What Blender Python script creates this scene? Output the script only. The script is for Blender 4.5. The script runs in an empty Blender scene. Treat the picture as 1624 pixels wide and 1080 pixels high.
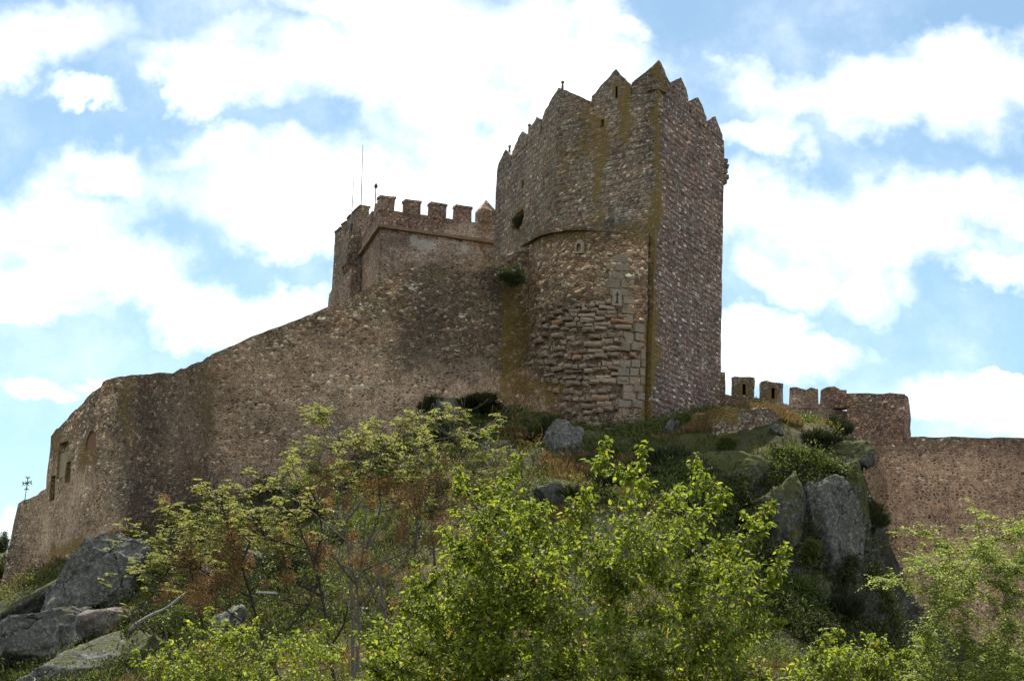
import bpy, bmesh, math, random
import numpy as np
from mathutils import Vector, Matrix, noise as mn

random.seed(11)
rng = np.random.default_rng(11)
scene = bpy.context.scene
COL = scene.collection
R = math.radians

# ------------------------------------------------------------------ camera
FPX, CX, CY = 2850.0, 812.0, 540.0
PITCH, ROLL = R(11.5), R(2.3)
CAM = Vector((0, 0, 1.7))
_r0, _u0 = Vector((1, 0, 0)), Vector((0, -math.sin(PITCH), math.cos(PITCH)))
FW = Vector((0, math.cos(PITCH), math.sin(PITCH)))
RT = _r0 * math.cos(ROLL) + _u0 * math.sin(ROLL)
UP = _u0 * math.cos(ROLL) - _r0 * math.sin(ROLL)
cam = bpy.data.cameras.new('camera')
cam.sensor_width, cam.lens = 36, 36 * FPX / 1624
cam.clip_end = 20000
camo = bpy.data.objects.new('camera', cam)
camo.matrix_world = Matrix(((RT.x, UP.x, -FW.x, CAM.x), (RT.y, UP.y, -FW.y, CAM.y), (RT.z, UP.z, -FW.z, CAM.z), (0, 0, 0, 1)))
COL.objects.link(camo)
scene.camera = camo


def at(px, py, Y):
    d = FW * FPX + RT * (px - CX) - UP * (py - CY)
    return CAM + d * (Y / d.y)


def zat(X, Y, py):
    a = UP - FW * ((CY - py) / FPX)
    return CAM.z - (X * a.x + Y * a.y) / a.z


def proj(p):
    r = Vector(p) - CAM
    d = r.dot(FW)
    return CX + FPX * r.dot(RT) / d, CY - FPX * r.dot(UP) / d


def fbm(p, s=1.0, o=4):
    return mn.fractal(Vector(p) * s, 1.0, 2.0, o)


# ------------------------------------------------------------------ node helpers
class G:
    def __init__(self, name):
        self.m = bpy.data.materials.new(name)
        self.m.use_nodes = True
        self.t = self.m.node_tree
        self.t.nodes.clear()

    def n(self, typ, **kw):
        x = self.t.nodes.new(typ)
        for k, v in kw.items():
            setattr(x, k, v)
        return x

    def put(self, s, v):
        if hasattr(v, 'is_linked') or isinstance(v, bpy.types.NodeSocket):
            self.t.links.new(v, s)
        else:
            if s.type == 'RGBA' and len(v) == 3:
                v = (*v, 1)
            s.default_value = v

    def math(self, op, a, b=0.0, c=0.0, clamp=False):
        x = self.n('ShaderNodeMath', operation=op, use_clamp=clamp)
        for i, v in enumerate((a, b, c)):
            self.put(x.inputs[i], v)
        return x.outputs[0]

    def vmath(self, op, a, b=(0, 0, 0), s=None):
        x = self.n('ShaderNodeVectorMath', operation=op)
        self.put(x.inputs[0], a)
        self.put(x.inputs[1], b)
        if s is not None:
            self.put(x.inputs['Scale'], s)
        return x.outputs['Value'] if op in ('LENGTH', 'DOT_PRODUCT') else x.outputs[0]

    def rng(self, v, a, b, c=0.0, d=1.0, smooth=True):
        x = self.n('ShaderNodeMapRange', interpolation_type='SMOOTHSTEP' if smooth else 'LINEAR')
        for i, q in enumerate((v, a, b, c, d)):
            self.put(x.inputs[i], q)
        return x.outputs[0]

    def mix(self, f, a, b, mode='MIX'):
        x = self.n('ShaderNodeMix', data_type='RGBA', blend_type=mode)
        self.put(x.inputs[0], f)
        self.put(x.inputs[6], a)
        self.put(x.inputs[7], b)
        return x.outputs[2]

    def fmix(self, f, a, b):
        x = self.n('ShaderNodeMix', data_type='FLOAT')
        self.put(x.inputs[0], f)
        self.put(x.inputs[2], a)
        self.put(x.inputs[3], b)
        return x.outputs[0]

    def noise(self, v, scale, detail=3, rough=0.55, dim='3D'):
        x = self.n('ShaderNodeTexNoise', noise_dimensions=dim)
        self.put(x.inputs['Vector'], v)
        x.inputs['Scale'].default_value = scale
        x.inputs['Detail'].default_value = detail
        x.inputs['Roughness'].default_value = rough
        return x

    def voro(self, v, scale=1.0, feature='F1', dim='2D', rand=1.0):
        x = self.n('ShaderNodeTexVoronoi', voronoi_dimensions=dim, feature=feature)
        self.put(x.inputs['Vector'], v)
        x.inputs['Scale'].default_value = scale
        x.inputs['Randomness'].default_value = rand
        return x

    def ramp(self, f, stops, const=False):
        x = self.n('ShaderNodeValToRGB')
        e = x.color_ramp
        e.interpolation = 'CONSTANT' if const else 'LINEAR'
        while len(e.elements) < len(stops):
            e.elements.new(0.5)
        for el, (p, c) in zip(e.elements, stops):
            el.position = p
            el.color = (*c, 1)
        self.put(x.inputs[0], f)
        return x.outputs[0]

    def sep(self, c):
        x = self.n('ShaderNodeSeparateColor')
        self.put(x.inputs[0], c)
        return x.outputs

    def bump(self, h, strength=0.6, dist=0.05):
        x = self.n('ShaderNodeBump')
        x.inputs['Strength'].default_value = strength
        x.inputs['Distance'].default_value = dist
        self.put(x.inputs['Height'], h)
        return x.outputs[0]

    def out(self, col, normal=None, rough=0.95, spec=0.15):
        b = self.n('ShaderNodeBsdfPrincipled')
        self.put(b.inputs['Base Color'], col)
        self.put(b.inputs['Roughness'], rough)
        b.inputs['Specular IOR Level'].default_value = spec
        if normal is not None:
            self.put(b.inputs['Normal'], normal)
        o = self.n('ShaderNodeOutputMaterial')
        self.t.links.new(b.outputs[0], o.inputs[0])
        return self.m


def hsv_jit(g, col, f, lo, hi):
    return g.vmath('SCALE', col, s=g.rng(f, 0, 1, lo, hi, False))


# ------------------------------------------------------------------ stone material
def stone(name, sw, sh, cols, mortar, mw=0.10, rand=1.0, tone=(0.75, 1.2), base_pale=0.0, bump=0.8, warp=0.3, smear=0.15, ochre=(0.19, 0.125, 0.028), dark=(0.042, 0.04, 0.033), grime=0.0, gain=(1.68, 1.62, 1.52), course=0.0):
    cols = [(p_, tuple(min(.62, c_ * k_) for c_, k_ in zip(c, gain))) for p_, c in cols]
    mortar = tuple(c_ * k_ for c_, k_ in zip(mortar, gain))
    g = G(name)
    uv = g.n('ShaderNodeUVMap').outputs[0]
    geo = g.n('ShaderNodeNewGeometry').outputs['Position']
    st = g.n('ShaderNodeAttribute', attribute_name='stain_shade')
    sd, so, sp = g.sep(st.outputs['Color'])[:3]
    w = g.vmath('SUBTRACT', g.noise(uv, 1.3, 3).outputs['Color'], (0.5, 0.5, 0.5))
    uvw = g.vmath('ADD', uv, g.vmath('SCALE', w, s=warp))
    sw, sh = sw * .72, sh * .72
    p = g.vmath('MULTIPLY', uvw, (1 / sw, 1 / sh, 1))
    p2 = g.vmath('ADD', g.vmath('MULTIPLY', uvw, (1.85 / sw, 1.7 / sh, 1)), (31.3, 17.1, 0))
    A, Ae = g.voro(p, rand=rand), g.voro(p, feature='DISTANCE_TO_EDGE', rand=rand)
    B, Be = g.voro(p2, rand=rand), g.voro(p2, feature='DISTANCE_TO_EDGE', rand=rand)
    sel = g.rng(g.noise(uv, 0.55, 4, 0.7).outputs[0], 0.5, 0.54)
    ca, cb = g.sep(A.outputs['Color']), g.sep(B.outputs['Color'])
    r1, r2 = g.fmix(sel, ca[0], cb[0]), g.fmix(sel, ca[1], cb[1])
    edge = g.fmix(sel, Ae.outputs[0], g.math('MULTIPLY', Be.outputs[0], 0.75))
    fine = g.noise(geo, 7.0, 6, 0.65).outputs[0]
    mid = g.noise(geo, 1.1, 5, 0.6).outputs[0]
    col = g.ramp(r1, cols)
    col = hsv_jit(g, col, r2, 0.55, 1.5)
    hue = g.rng(g.noise(geo, 0.5, 5, 0.65).outputs[0], .35, .65)
    col = g.mix(1.0, col, g.mix(hue, (1.06, .96, .88), (.94, 1.0, 1.0)), 'MULTIPLY')
    col = hsv_jit(g, col, fine, 0.55, 1.45)
    pale = g.math('ADD', sp, base_pale)
    e2 = g.math('SUBTRACT', edge, g.math('MULTIPLY', g.math('MULTIPLY', pale, smear), g.rng(mid, 0.3, 0.65, 0.2, 1.5)))
    e2 = g.math('ADD', e2, g.math('MULTIPLY', g.math('SUBTRACT', fine, 0.5), 0.14))
    mm = g.rng(e2, 0.0, mw, 1.0, 0.0)
    mort = hsv_jit(g, g.mix(1.0, mortar, (1, 1, 1), 'MULTIPLY'), fine, 0.2, 1.8)
    mort = hsv_jit(g, mort, g.rng(g.noise(uv, 3.3, 5, 0.7).outputs[0], .35, .65), 0.7, 1.25)
    gap_shade = g.math('MULTIPLY', g.rng(g.math('ADD', edge, g.math('MULTIPLY', fine, 0.1)), 0.08, 0.17, 1.0, 0.0), g.rng(pale, 0.0, 0.8, 0.92, 0.2))  # relief shadow painted dark into the joints between stones
    mort = g.mix(gap_shade, mort, (0.03, 0.026, 0.022))
    col = g.mix(mm, col, mort)
    if course:
        sv = g.n('ShaderNodeSeparateXYZ')
        g.put(sv.inputs[0], g.vmath('ADD', uv, g.vmath('SCALE', w, s=.22)))
        fr = g.math('FRACT', g.math('DIVIDE', sv.outputs[1], course))
        ln_ = g.math('MULTIPLY', g.rng(g.math('ABSOLUTE', g.math('SUBTRACT', fr, .5)), .30, .46), g.rng(mid, .3, .55, .35, 1.0))
        col = g.mix(g.math('MULTIPLY', ln_, .72 if course < .4 else .48), col, (.04, .034, .03))
        e2 = g.math('SUBTRACT', e2, g.math('MULTIPLY', ln_, .2))
    big = g.noise(geo, 0.22, 6, 0.72).outputs[0]
    col = hsv_jit(g, col, g.rng(big, 0.32, 0.68), tone[0], tone[1])
    # lichen, grime and some painted shade, of their own irregular outline
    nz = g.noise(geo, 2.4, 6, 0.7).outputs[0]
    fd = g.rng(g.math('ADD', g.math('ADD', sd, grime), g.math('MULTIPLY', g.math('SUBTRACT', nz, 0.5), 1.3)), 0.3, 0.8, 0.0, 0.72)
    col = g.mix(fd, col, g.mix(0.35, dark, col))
    fo = g.rng(g.math('ADD', g.math('MULTIPLY', so, 1.2), g.math('ADD', g.math('MULTIPLY', g.math('SUBTRACT', nz, 0.5), 2.4), g.math('MULTIPLY', g.math('SUBTRACT', fine, 0.5), 0.9))), 0.3, 1.1, 0.0, 0.8)
    col = g.mix(fo, col, hsv_jit(g, g.mix(1.0, ochre, (1, 1, 1), 'MULTIPLY'), fine, 0.4, 1.5))
    sp2 = g.rng(g.noise(geo, 3.7, 6, 0.75).outputs[0], 0.62, 0.7, 0.0, 0.4)
    col = g.mix(sp2, col, (0.30, 0.285, 0.25))
    sp3 = g.rng(g.noise(g.vmath('ADD', geo, (9, 4, 2)), 2.9, 6, 0.75).outputs[0], 0.6, 0.7, 0.0, 0.55)
    col = g.mix(sp3, col, (0.03, 0.028, 0.024))
    wht = g.rng(g.math('ADD', st.outputs['Alpha'], g.math('MULTIPLY', g.math('SUBTRACT', nz, 0.5), 1.6)), 0.5, 0.7, 0.0, 0.8)
    col = g.mix(wht, col, hsv_jit(g, g.mix(1.0, (.5, .48, .45), (1, 1, 1), 'MULTIPLY'), fine, .5, 1.4))
    h = g.math('ADD', g.rng(e2, 0.0, 0.28), g.math('MULTIPLY', fine, 0.55))
    return g.out(col, g.bump(h, bump, 0.07))


BROWN = [(0, (0.075, 0.054, 0.043)), (0.3, (0.165, 0.114, 0.08)), (0.55, (0.125, 0.1, 0.078)), (0.78, (0.245, 0.18, 0.128)), (0.93, (0.34, 0.27, 0.2)), (1, (0.44, 0.37, 0.3))]
PURPLE = [(0, (0.07, 0.05, 0.044)), (0.3, (0.15, 0.102, 0.087)), (0.6, (0.115, 0.094, 0.084)), (0.82, (0.215, 0.165, 0.145)), (0.95, (0.32, 0.265, 0.23)), (1, (0.44, 0.39, 0.345))]
GREY = [(0, (0.07, 0.058, 0.047)), (0.35, (0.125, 0.103, 0.082)), (0.6, (0.17, 0.136, 0.108)), (0.8, (0.165, 0.11, 0.09)), (0.94, (0.27, 0.22, 0.17)), (1, (0.36, 0.31, 0.255))]
RED = [(0, (0.10, 0.066, 0.052)), (0.3, (0.18, 0.108, 0.08)), (0.6, (0.14, 0.108, 0.088)), (0.85, (0.22, 0.15, 0.115)), (1, (0.34, 0.28, 0.24))]
M_WALL = stone('rubble_wall', 0.40, 0.24, BROWN, (0.26, 0.19, 0.135), mw=0.085, tone=(0.66, 1.3), bump=0.8)
M_KEEP = stone('keep_rubble', 0.40, 0.22, GREY, (0.20, 0.16, 0.12), mw=0.10, rand=.9, tone=(0.66, 1.3), bump=0.7, warp=.22, course=.42, gain=(1.6, 1.6, 1.52))
M_KEEPR = stone('keep_coursed', 0.62, 0.20, PURPLE, (0.18, 0.142, 0.118), mw=0.10, rand=0.42, tone=(0.78, 1.2), warp=0.05, course=.36, gain=(1.8, 1.74, 1.66))
M_BAST = stone('bastion_rubble', 0.46, 0.25, BROWN, (0.24, 0.175, 0.125), mw=0.08, tone=(0.8, 1.2), gain=(1.85, 1.68, 1.48))
M_PAL = stone('palace_rubble', 0.36, 0.25, RED, (0.27, 0.23, 0.2), mw=0.13, tone=(0.75, 1.25), gain=(1.75, 1.72, 1.64))
M_RIGHT = stone('rendered_wall', 0.36, 0.27, [(0, (0.10, 0.066, 0.05)), (0.5, (0.15, 0.10, 0.075)), (0.8, (0.2, 0.14, 0.105)), (1, (0.36, 0.3, 0.25))], (0.30, 0.205, 0.14), mw=0.12, base_pale=0.6, smear=0.22, tone=(0.8, 1.15), gain=(1.8, 1.68, 1.55))
M_RUIN = stone('ruin_rubble', 0.42, 0.26, RED, (0.20, 0.155, 0.125), mw=0.08, tone=(0.75, 1.2))
M_GREYW = stone('grey_rubble', 0.32, 0.24, GREY, (0.17, 0.145, 0.115), mw=0.12, grime=0.12)


def block_mat(name, cols, dark=0.5):
    g = G(name)
    geo = g.n('ShaderNodeNewGeometry')
    pos, ri = geo.outputs['Position'], geo.outputs['Random Per Island']
    col = g.ramp(ri, cols)
    f = g.noise(pos, 6, 6, 0.7).outputs[0]
    col = hsv_jit(g, col, f, 0.45, 1.5)
    m = g.rng(g.noise(pos, 1.6, 5, 0.7).outputs[0], 0.5, 0.66, 0, dark)
    col = g.mix(m, col, (0.05, 0.042, 0.034))
    return g.out(col, g.bump(f, 0.7, 0.08))


M_BLOCK = block_mat('field_stone', [(0, (0.18, 0.13, 0.095)), (0.3, (0.26, 0.195, 0.14)), (0.7, (0.35, 0.265, 0.19)), (0.92, (0.27, 0.21, 0.165)), (1, (0.33, 0.18, 0.1))])
M_ASHLAR = block_mat('ashlar', [(0, (0.21, 0.165, 0.12)), (0.4, (0.28, 0.215, 0.155)), (0.7, (0.23, 0.195, 0.15)), (1, (0.32, 0.255, 0.185))], 0.45)
M_GRANITE = block_mat('dressed_granite', [(0, (0.24, 0.205, 0.16)), (1, (0.32, 0.275, 0.22))], 0.4)
M_CORN = block_mat('cornice_stone', [(0, (0.22, 0.15, 0.095)), (1, (0.26, 0.18, 0.12))], 0.5)


def rock_mat(name, a, b, moss, amt):
    g = G(name)
    geo = g.n('ShaderNodeNewGeometry')
    pos = geo.outputs['Position']
    f = g.noise(pos, 4.5, 7, 0.72).outputs[0]
    m = g.noise(pos, 0.9, 5, 0.6).outputs[0]
    col = g.mix(g.rng(m, 0.3, 0.7), a, b)
    col = hsv_jit(g, col, f, 0.35, 1.65)
    sp = g.rng(g.noise(pos, 4.6, 8, 0.82).outputs[0], 0.52, 0.57, 0, 0.75)
    col = g.mix(sp, col, (0.235, 0.24, 0.215))
    dk = g.rng(g.noise(g.vmath('ADD', pos, (5, 8, 1)), 1.7, 6, 0.75).outputs[0], 0.54, 0.64, 0, 0.75)
    col = g.mix(dk, col, (0.03, 0.031, 0.029))
    nz = g.n('ShaderNodeSeparateXYZ')
    g.put(nz.inputs[0], geo.outputs['Normal'])
    mo = g.rng(g.math('ADD', g.math('MULTIPLY', nz.outputs[2], 0.35), g.noise(g.vmath('ADD', pos, (3, 3, 9)), 0.8, 6, 0.7).outputs[0]), 0.72 - amt, 0.9 - amt, 0, 0.85)
    col = g.mix(mo, col, hsv_jit(g, g.mix(1.0, moss, (1, 1, 1), 'MULTIPLY'), f, 0.4, 1.5))
    cr = g.voro(g.vmath('ADD', pos, g.vmath('SCALE', g.noise(pos, 1.0, 3).outputs['Color'], s=0.9)), 0.42, 'DISTANCE_TO_EDGE', '3D')
    ck = g.math('MULTIPLY', g.rng(cr.outputs[0], 0.002, 0.022, 1, 0), g.rng(m, 0.5, 0.56))
    col = g.mix(g.math('MULTIPLY', ck, 0.8), col, (0.02, 0.019, 0.017))
    h = g.math('SUBTRACT', g.math('ADD', g.math('MULTIPLY', f, 0.7), g.math('MULTIPLY', m, 1.2)), g.math('MULTIPLY', ck, 0.8))
    return g.out(col, g.bump(h, 0.9, 0.16))


M_ROCK = rock_mat('lichen_granite', (0.07, 0.07, 0.06), (0.105, 0.10, 0.088), (0.07, 0.075, 0.018), -0.02)
M_ROCKM = rock_mat('mossy_granite', (0.05, 0.052, 0.045), (0.085, 0.082, 0.07), (0.066, 0.07, 0.016), 0.27)
M_ROCKP = rock_mat('bare_granite', (0.15, 0.12, 0.105), (0.17, 0.14, 0.12), (0.08, 0.07, 0.02), -0.1)


def plain(name, c, rough=0.8, spec=0.2, var=0.5, sc=5.0):
    g = G(name)
    pos = g.n('ShaderNodeNewGeometry').outputs['Position']
    f = g.noise(pos, sc, 5, 0.65).outputs[0]
    return g.out(hsv_jit(g, g.mix(1.0, c, (1, 1, 1), 'MULTIPLY'), f, 1 - var, 1 + var), g.bump(f, 0.5, 0.02), rough, spec)


M_VOID = plain('painted_dark_inside', (0.02, 0.018, 0.016))  # near-black colour stands in for the unlit inside of openings
M_IRON = plain('weathered_iron', (0.05, 0.045, 0.045), 0.6, 0.4)
M_MAST = plain('mast_metal', (0.22, 0.2, 0.2), 0.5, 0.5, 0.2)
M_BRICK = plain('brick_infill', (0.19, 0.095, 0.062), 0.95)
M_SHUT = plain('pale_plaster', (0.27, 0.225, 0.14), 0.9)
M_PLANK = plain('white_board', (0.4, 0.4, 0.39), 0.6, 0.3, 0.12)
M_BARKD = plain('dark_bark', (0.05, 0.04, 0.034), 0.95, 0.1, 0.5, 14)
M_BARKG = plain('grey_bark', (0.13, 0.11, 0.092), 0.95, 0.1, 0.5, 10)
M_LOG = plain('bleached_wood', (0.17, 0.155, 0.135), 0.9, 0.1, 0.5, 6)


def leafmat(name, cols, trans=0.45, mul=1.25, gloss=0.25):
    g = G(name)
    geo = g.n('ShaderNodeNewGeometry')
    col = g.ramp(geo.outputs['Random Per Island'], cols)
    col = hsv_jit(g, col, g.noise(geo.outputs['Position'], 0.9, 3).outputs[0], 0.75, 1.25)
    d = g.n('ShaderNodeBsdfPrincipled')
    g.put(d.inputs['Base Color'], col)
    d.inputs['Roughness'].default_value = 0.5
    d.inputs['Specular IOR Level'].default_value = gloss
    t = g.n('ShaderNodeBsdfTranslucent')
    g.put(t.inputs[0], g.vmath('MULTIPLY', col, (mul * 1.1, mul * 1.05, mul * 0.6)))
    m = g.n('ShaderNodeMixShader')
    m.inputs[0].default_value = trans
    g.t.links.new(d.outputs[0], m.inputs[1])
    g.t.links.new(t.outputs[0], m.inputs[2])
    o = g.n('ShaderNodeOutputMaterial')
    g.t.links.new(m.outputs[0], o.inputs[0])
    return g.m


L_ELM = leafmat('elm_leaf', [(0, (0.055, 0.085, 0.016)), (0.25, (0.10, 0.14, 0.02)), (0.5, (0.145, 0.19, 0.024)), (0.85, (0.20, 0.245, 0.032)), (0.97, (0.28, 0.30, 0.06)), (1, (0.2, 0.12, 0.04))], .5, 1.55, .1)
L_AIL = leafmat('pale_young_leaf', [(0, (0.12, 0.135, 0.05)), (0.6, (0.19, 0.205, 0.075)), (1, (0.28, 0.29, 0.12))], .45, 1.25, .1)
L_SEED = leafmat('dry_seed', [(0, (0.14, 0.08, 0.042)), (0.6, (0.25, 0.145, 0.068)), (1, (0.34, 0.22, 0.11))], 0.35, 1.1, 0.1)
L_ROB = leafmat('feathery_leaf', [(0, (0.085, 0.12, 0.025)), (0.6, (0.15, 0.195, 0.045)), (0.9, (0.21, 0.25, 0.075)), (1, (0.42, 0.44, 0.3))], .45, 1.5, .15)
L_BROOM = leafmat('broom_twig', [(0, (0.035, 0.045, 0.024)), (0.6, (0.06, 0.072, 0.04)), (1, (0.10, 0.105, 0.06))], 0.2, 1.0, 0.1)
L_DARK = leafmat('dark_shrub_leaf', [(0, (0.03, 0.04, 0.016)), (0.7, (0.055, 0.07, 0.025)), (1, (0.09, 0.105, 0.04))], 0.25, 1.0, 0.1)
L_MID = leafmat('herb_leaf', [(0, (0.055, 0.08, 0.018)), (0.6, (0.095, 0.13, 0.03)), (1, (0.15, 0.17, 0.04))], 0.35)
L_DRY = leafmat('dry_stalk', [(0, (0.16, 0.10, 0.05)), (0.6, (0.27, 0.185, 0.09)), (1, (0.38, 0.28, 0.14))], 0.3, 1.0, 0.1)
L_GRASS = leafmat('grass_blade', [(0, (0.05, 0.065, 0.016)), (0.5, (0.085, 0.1, 0.024)), (0.8, (0.14, 0.13, 0.04)), (1, (0.22, 0.17, 0.075))], 0.35, 1.1, 0.1)


# ------------------------------------------------------------------ object helpers
def tag(o, label=None, cat=None, group=None, kind=None):
    if label: o['label'] = label
    if cat: o['category'] = cat
    if group: o['group'] = group
    if kind: o['kind'] = kind
    return o


def thing(name, label, cat, loc, group=None):
    o = bpy.data.objects.new(name, None)
    o.empty_display_size = 0.5
    o.location = loc
    COL.objects.link(o)
    return tag(o, label, cat, group)


def link(name, me, mat=None, parent=None, local=False):
    o = bpy.data.objects.new(name, me)
    COL.objects.link(o)
    if mat is not None and not me.materials:
        me.materials.append(mat)
    if parent is not None:
        o.parent = parent
        if not local:
            o.matrix_parent_inverse = Matrix.Translation(parent.location).inverted()
    return o


def mesh(name, verts, faces, smooth=False):
    me = bpy.data.meshes.new(name)
    me.from_pydata([tuple(v) for v in verts], [], faces)
    me.update()
    if smooth:
        me.polygons.foreach_set('use_smooth', [True] * len(me.polygons))
    return me


def box_uv(me):
    uvl = me.uv_layers.get('UVMap') or me.uv_layers.new(name='UVMap')
    for p in me.polygons:
        n = p.normal
        if abs(n.z) > 0.75:
            for li in p.loop_indices:
                c = me.vertices[me.loops[li].vertex_index].co
                uvl.data[li].uv = (c.x, c.y)
        else:
            t = Vector((-n.y, n.x, 0)).normalized()
            for li in p.loop_indices:
                c = me.vertices[me.loops[li].vertex_index].co
                uvl.data[li].uv = (c.dot(t), c.z)


# stains: lichen, mortar patches and some painted shade on the masonry (centre, radii, strength)
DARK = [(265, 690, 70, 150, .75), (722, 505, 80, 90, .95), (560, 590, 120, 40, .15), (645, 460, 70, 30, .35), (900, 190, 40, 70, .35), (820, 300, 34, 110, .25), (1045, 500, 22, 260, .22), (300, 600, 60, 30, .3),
        (930, 374, 110, 12, .7), (640, 395, 46, 40, .5), (1500, 700, 200, 16, .55), (1600, 730, 90, 60, .35), (1400, 650, 60, 40, .35), (1385, 850, 22, 120, .8), (545, 430, 30, 60, .3), (140, 640, 60, 30, .3), (110, 730, 50, 30, .3), (740, 280, 200, 10, 0)]  # dark strip at the tan wall's left edge paints moss and edge shade
OCHRE = [(812, 540, 20, 90, .8), (800, 490, 50, 40, .3), (1043, 230, 5, 130, .95), (1036, 420, 5, 130, .9), (1031, 600, 6, 90, 1.0), (990, 185, 11, 40, .85), (952, 255, 10, 65, .8), (935, 205, 14, 36, .6), (905, 265, 40, 45, .4),
         (880, 320, 50, 40, .25), (1005, 372, 26, 18, .6), (945, 345, 18, 18, .6), (138, 722, 14, 22, .8), (204, 640, 12, 50, .55), (96, 720, 7, 40, .75), (610, 480, 50, 25, .35), (330, 620, 16, 90, .4), (860, 615, 34, 12, .8), (150, 870, 70, 14, .9),
         (870, 375, 60, 12, .5), (780, 650, 60, 20, .6), (660, 420, 80, 12, .4), (960, 685, 90, 14, .7), (915, 700, 30, 25, .8), (770, 370, 6, 40, .6), (1190, 250, 0.1, 0.1, 0), (580, 385, 14, 50, .3)]
PALE = [(470, 650, 180, 95, .6), (600, 580, 90, 50, .45), (730, 612, 90, 26, 1.0), (110, 840, 62, 85, 1.0), (150, 760, 70, 60, .3), (840, 690, 70, 60, .6), (710, 395, 70, 22, .8), (1275, 665, 40, 40, 1.0), (400, 720, 120, 60, .6), (860, 500, 60, 90, .1)]


def stain_shades(px, py, co=None):
    out = []
    if co is not None:
        w_ = mn.noise_vector(co * .45) * 13 + mn.noise_vector(co * 1.5) * 6
        px, py = px + w_.x, py + w_.z * 2
    for L in (DARK, OCHRE, PALE):
        v = 0.0
        for (x, y, rx, ry, a) in L:
            d = ((px - x) / rx) ** 2 + ((py - y) / ry) ** 2
            if d < 2.2:
                t = max(0.0, 1 - d / 2.2)
                v = max(v, a * min(1, t * 1.8))
        out.append(v)
    return out


def add_stain_shade(me, extra=None):
    a = me.attributes.new('stain_shade', 'FLOAT_COLOR', 'POINT')
    buf = []
    for v in me.vertices:
        px, py = proj(v.co)
        s = stain_shades(px, py, v.co)
        if extra:
            s = extra(v.co, px, py, s)
        buf += [s[0], s[1], s[2], s[3] if len(s) > 3 else 0.0]
    a.data.foreach_set('color', buf)


def rough(bm, cuts_len=0.4, amp=0.06, sc=1.2):
    for _ in range(6):
        es = [e for e in bm.edges if e.calc_length() > cuts_len * 1.5]
        if not es:
            break
        bmesh.ops.subdivide_edges(bm, edges=es, cuts=1, use_grid_fill=True)
    bmesh.ops.triangulate(bm, faces=[f for f in bm.faces if len(f.verts) > 4])
    for v in bm.verts:
        n = mn.noise_vector(v.co * sc) + mn.noise_vector(v.co * sc * 2.7) * 0.5
        v.co += n * amp


def masonry(name, bm, mat, parent, amp=0.05, cuts=0.4, extra=None):
    rough(bm, cuts, amp)
    me = bpy.data.meshes.new(name)
    bmesh.ops.recalc_face_normals(bm, faces=bm.faces)
    bm.to_mesh(me)
    bm.free()
    box_uv(me)
    add_stain_shade(me, extra)
    return link(name, me, mat, parent)


def prism(bm, front, back):
    n = len(front)
    a = [bm.verts.new(p) for p in front]
    b = [bm.verts.new(p) for p in back]
    bm.faces.new(a)
    bm.faces.new(b[::-1])
    for i in range(n):
        j = (i + 1) % n
        bm.faces.new((a[j], a[i], b[i], b[j]))
    return a, b


def resample(pts, ds):
    """pts: list of tuples (X, Y, ztop, zbot...) -> evenly spaced, keeps corners"""
    out = []
    for a, b in zip(pts[:-1], pts[1:]):
        L = math.hypot(b[0] - a[0], b[1] - a[1])
        k = max(1, int(round(L / ds)))
        for i in range(k):
            t = i / k
            out.append(tuple(x + (y - x) * t for x, y in zip(a, b)))
    out.append(tuple(pts[-1]))
    return out


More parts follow.
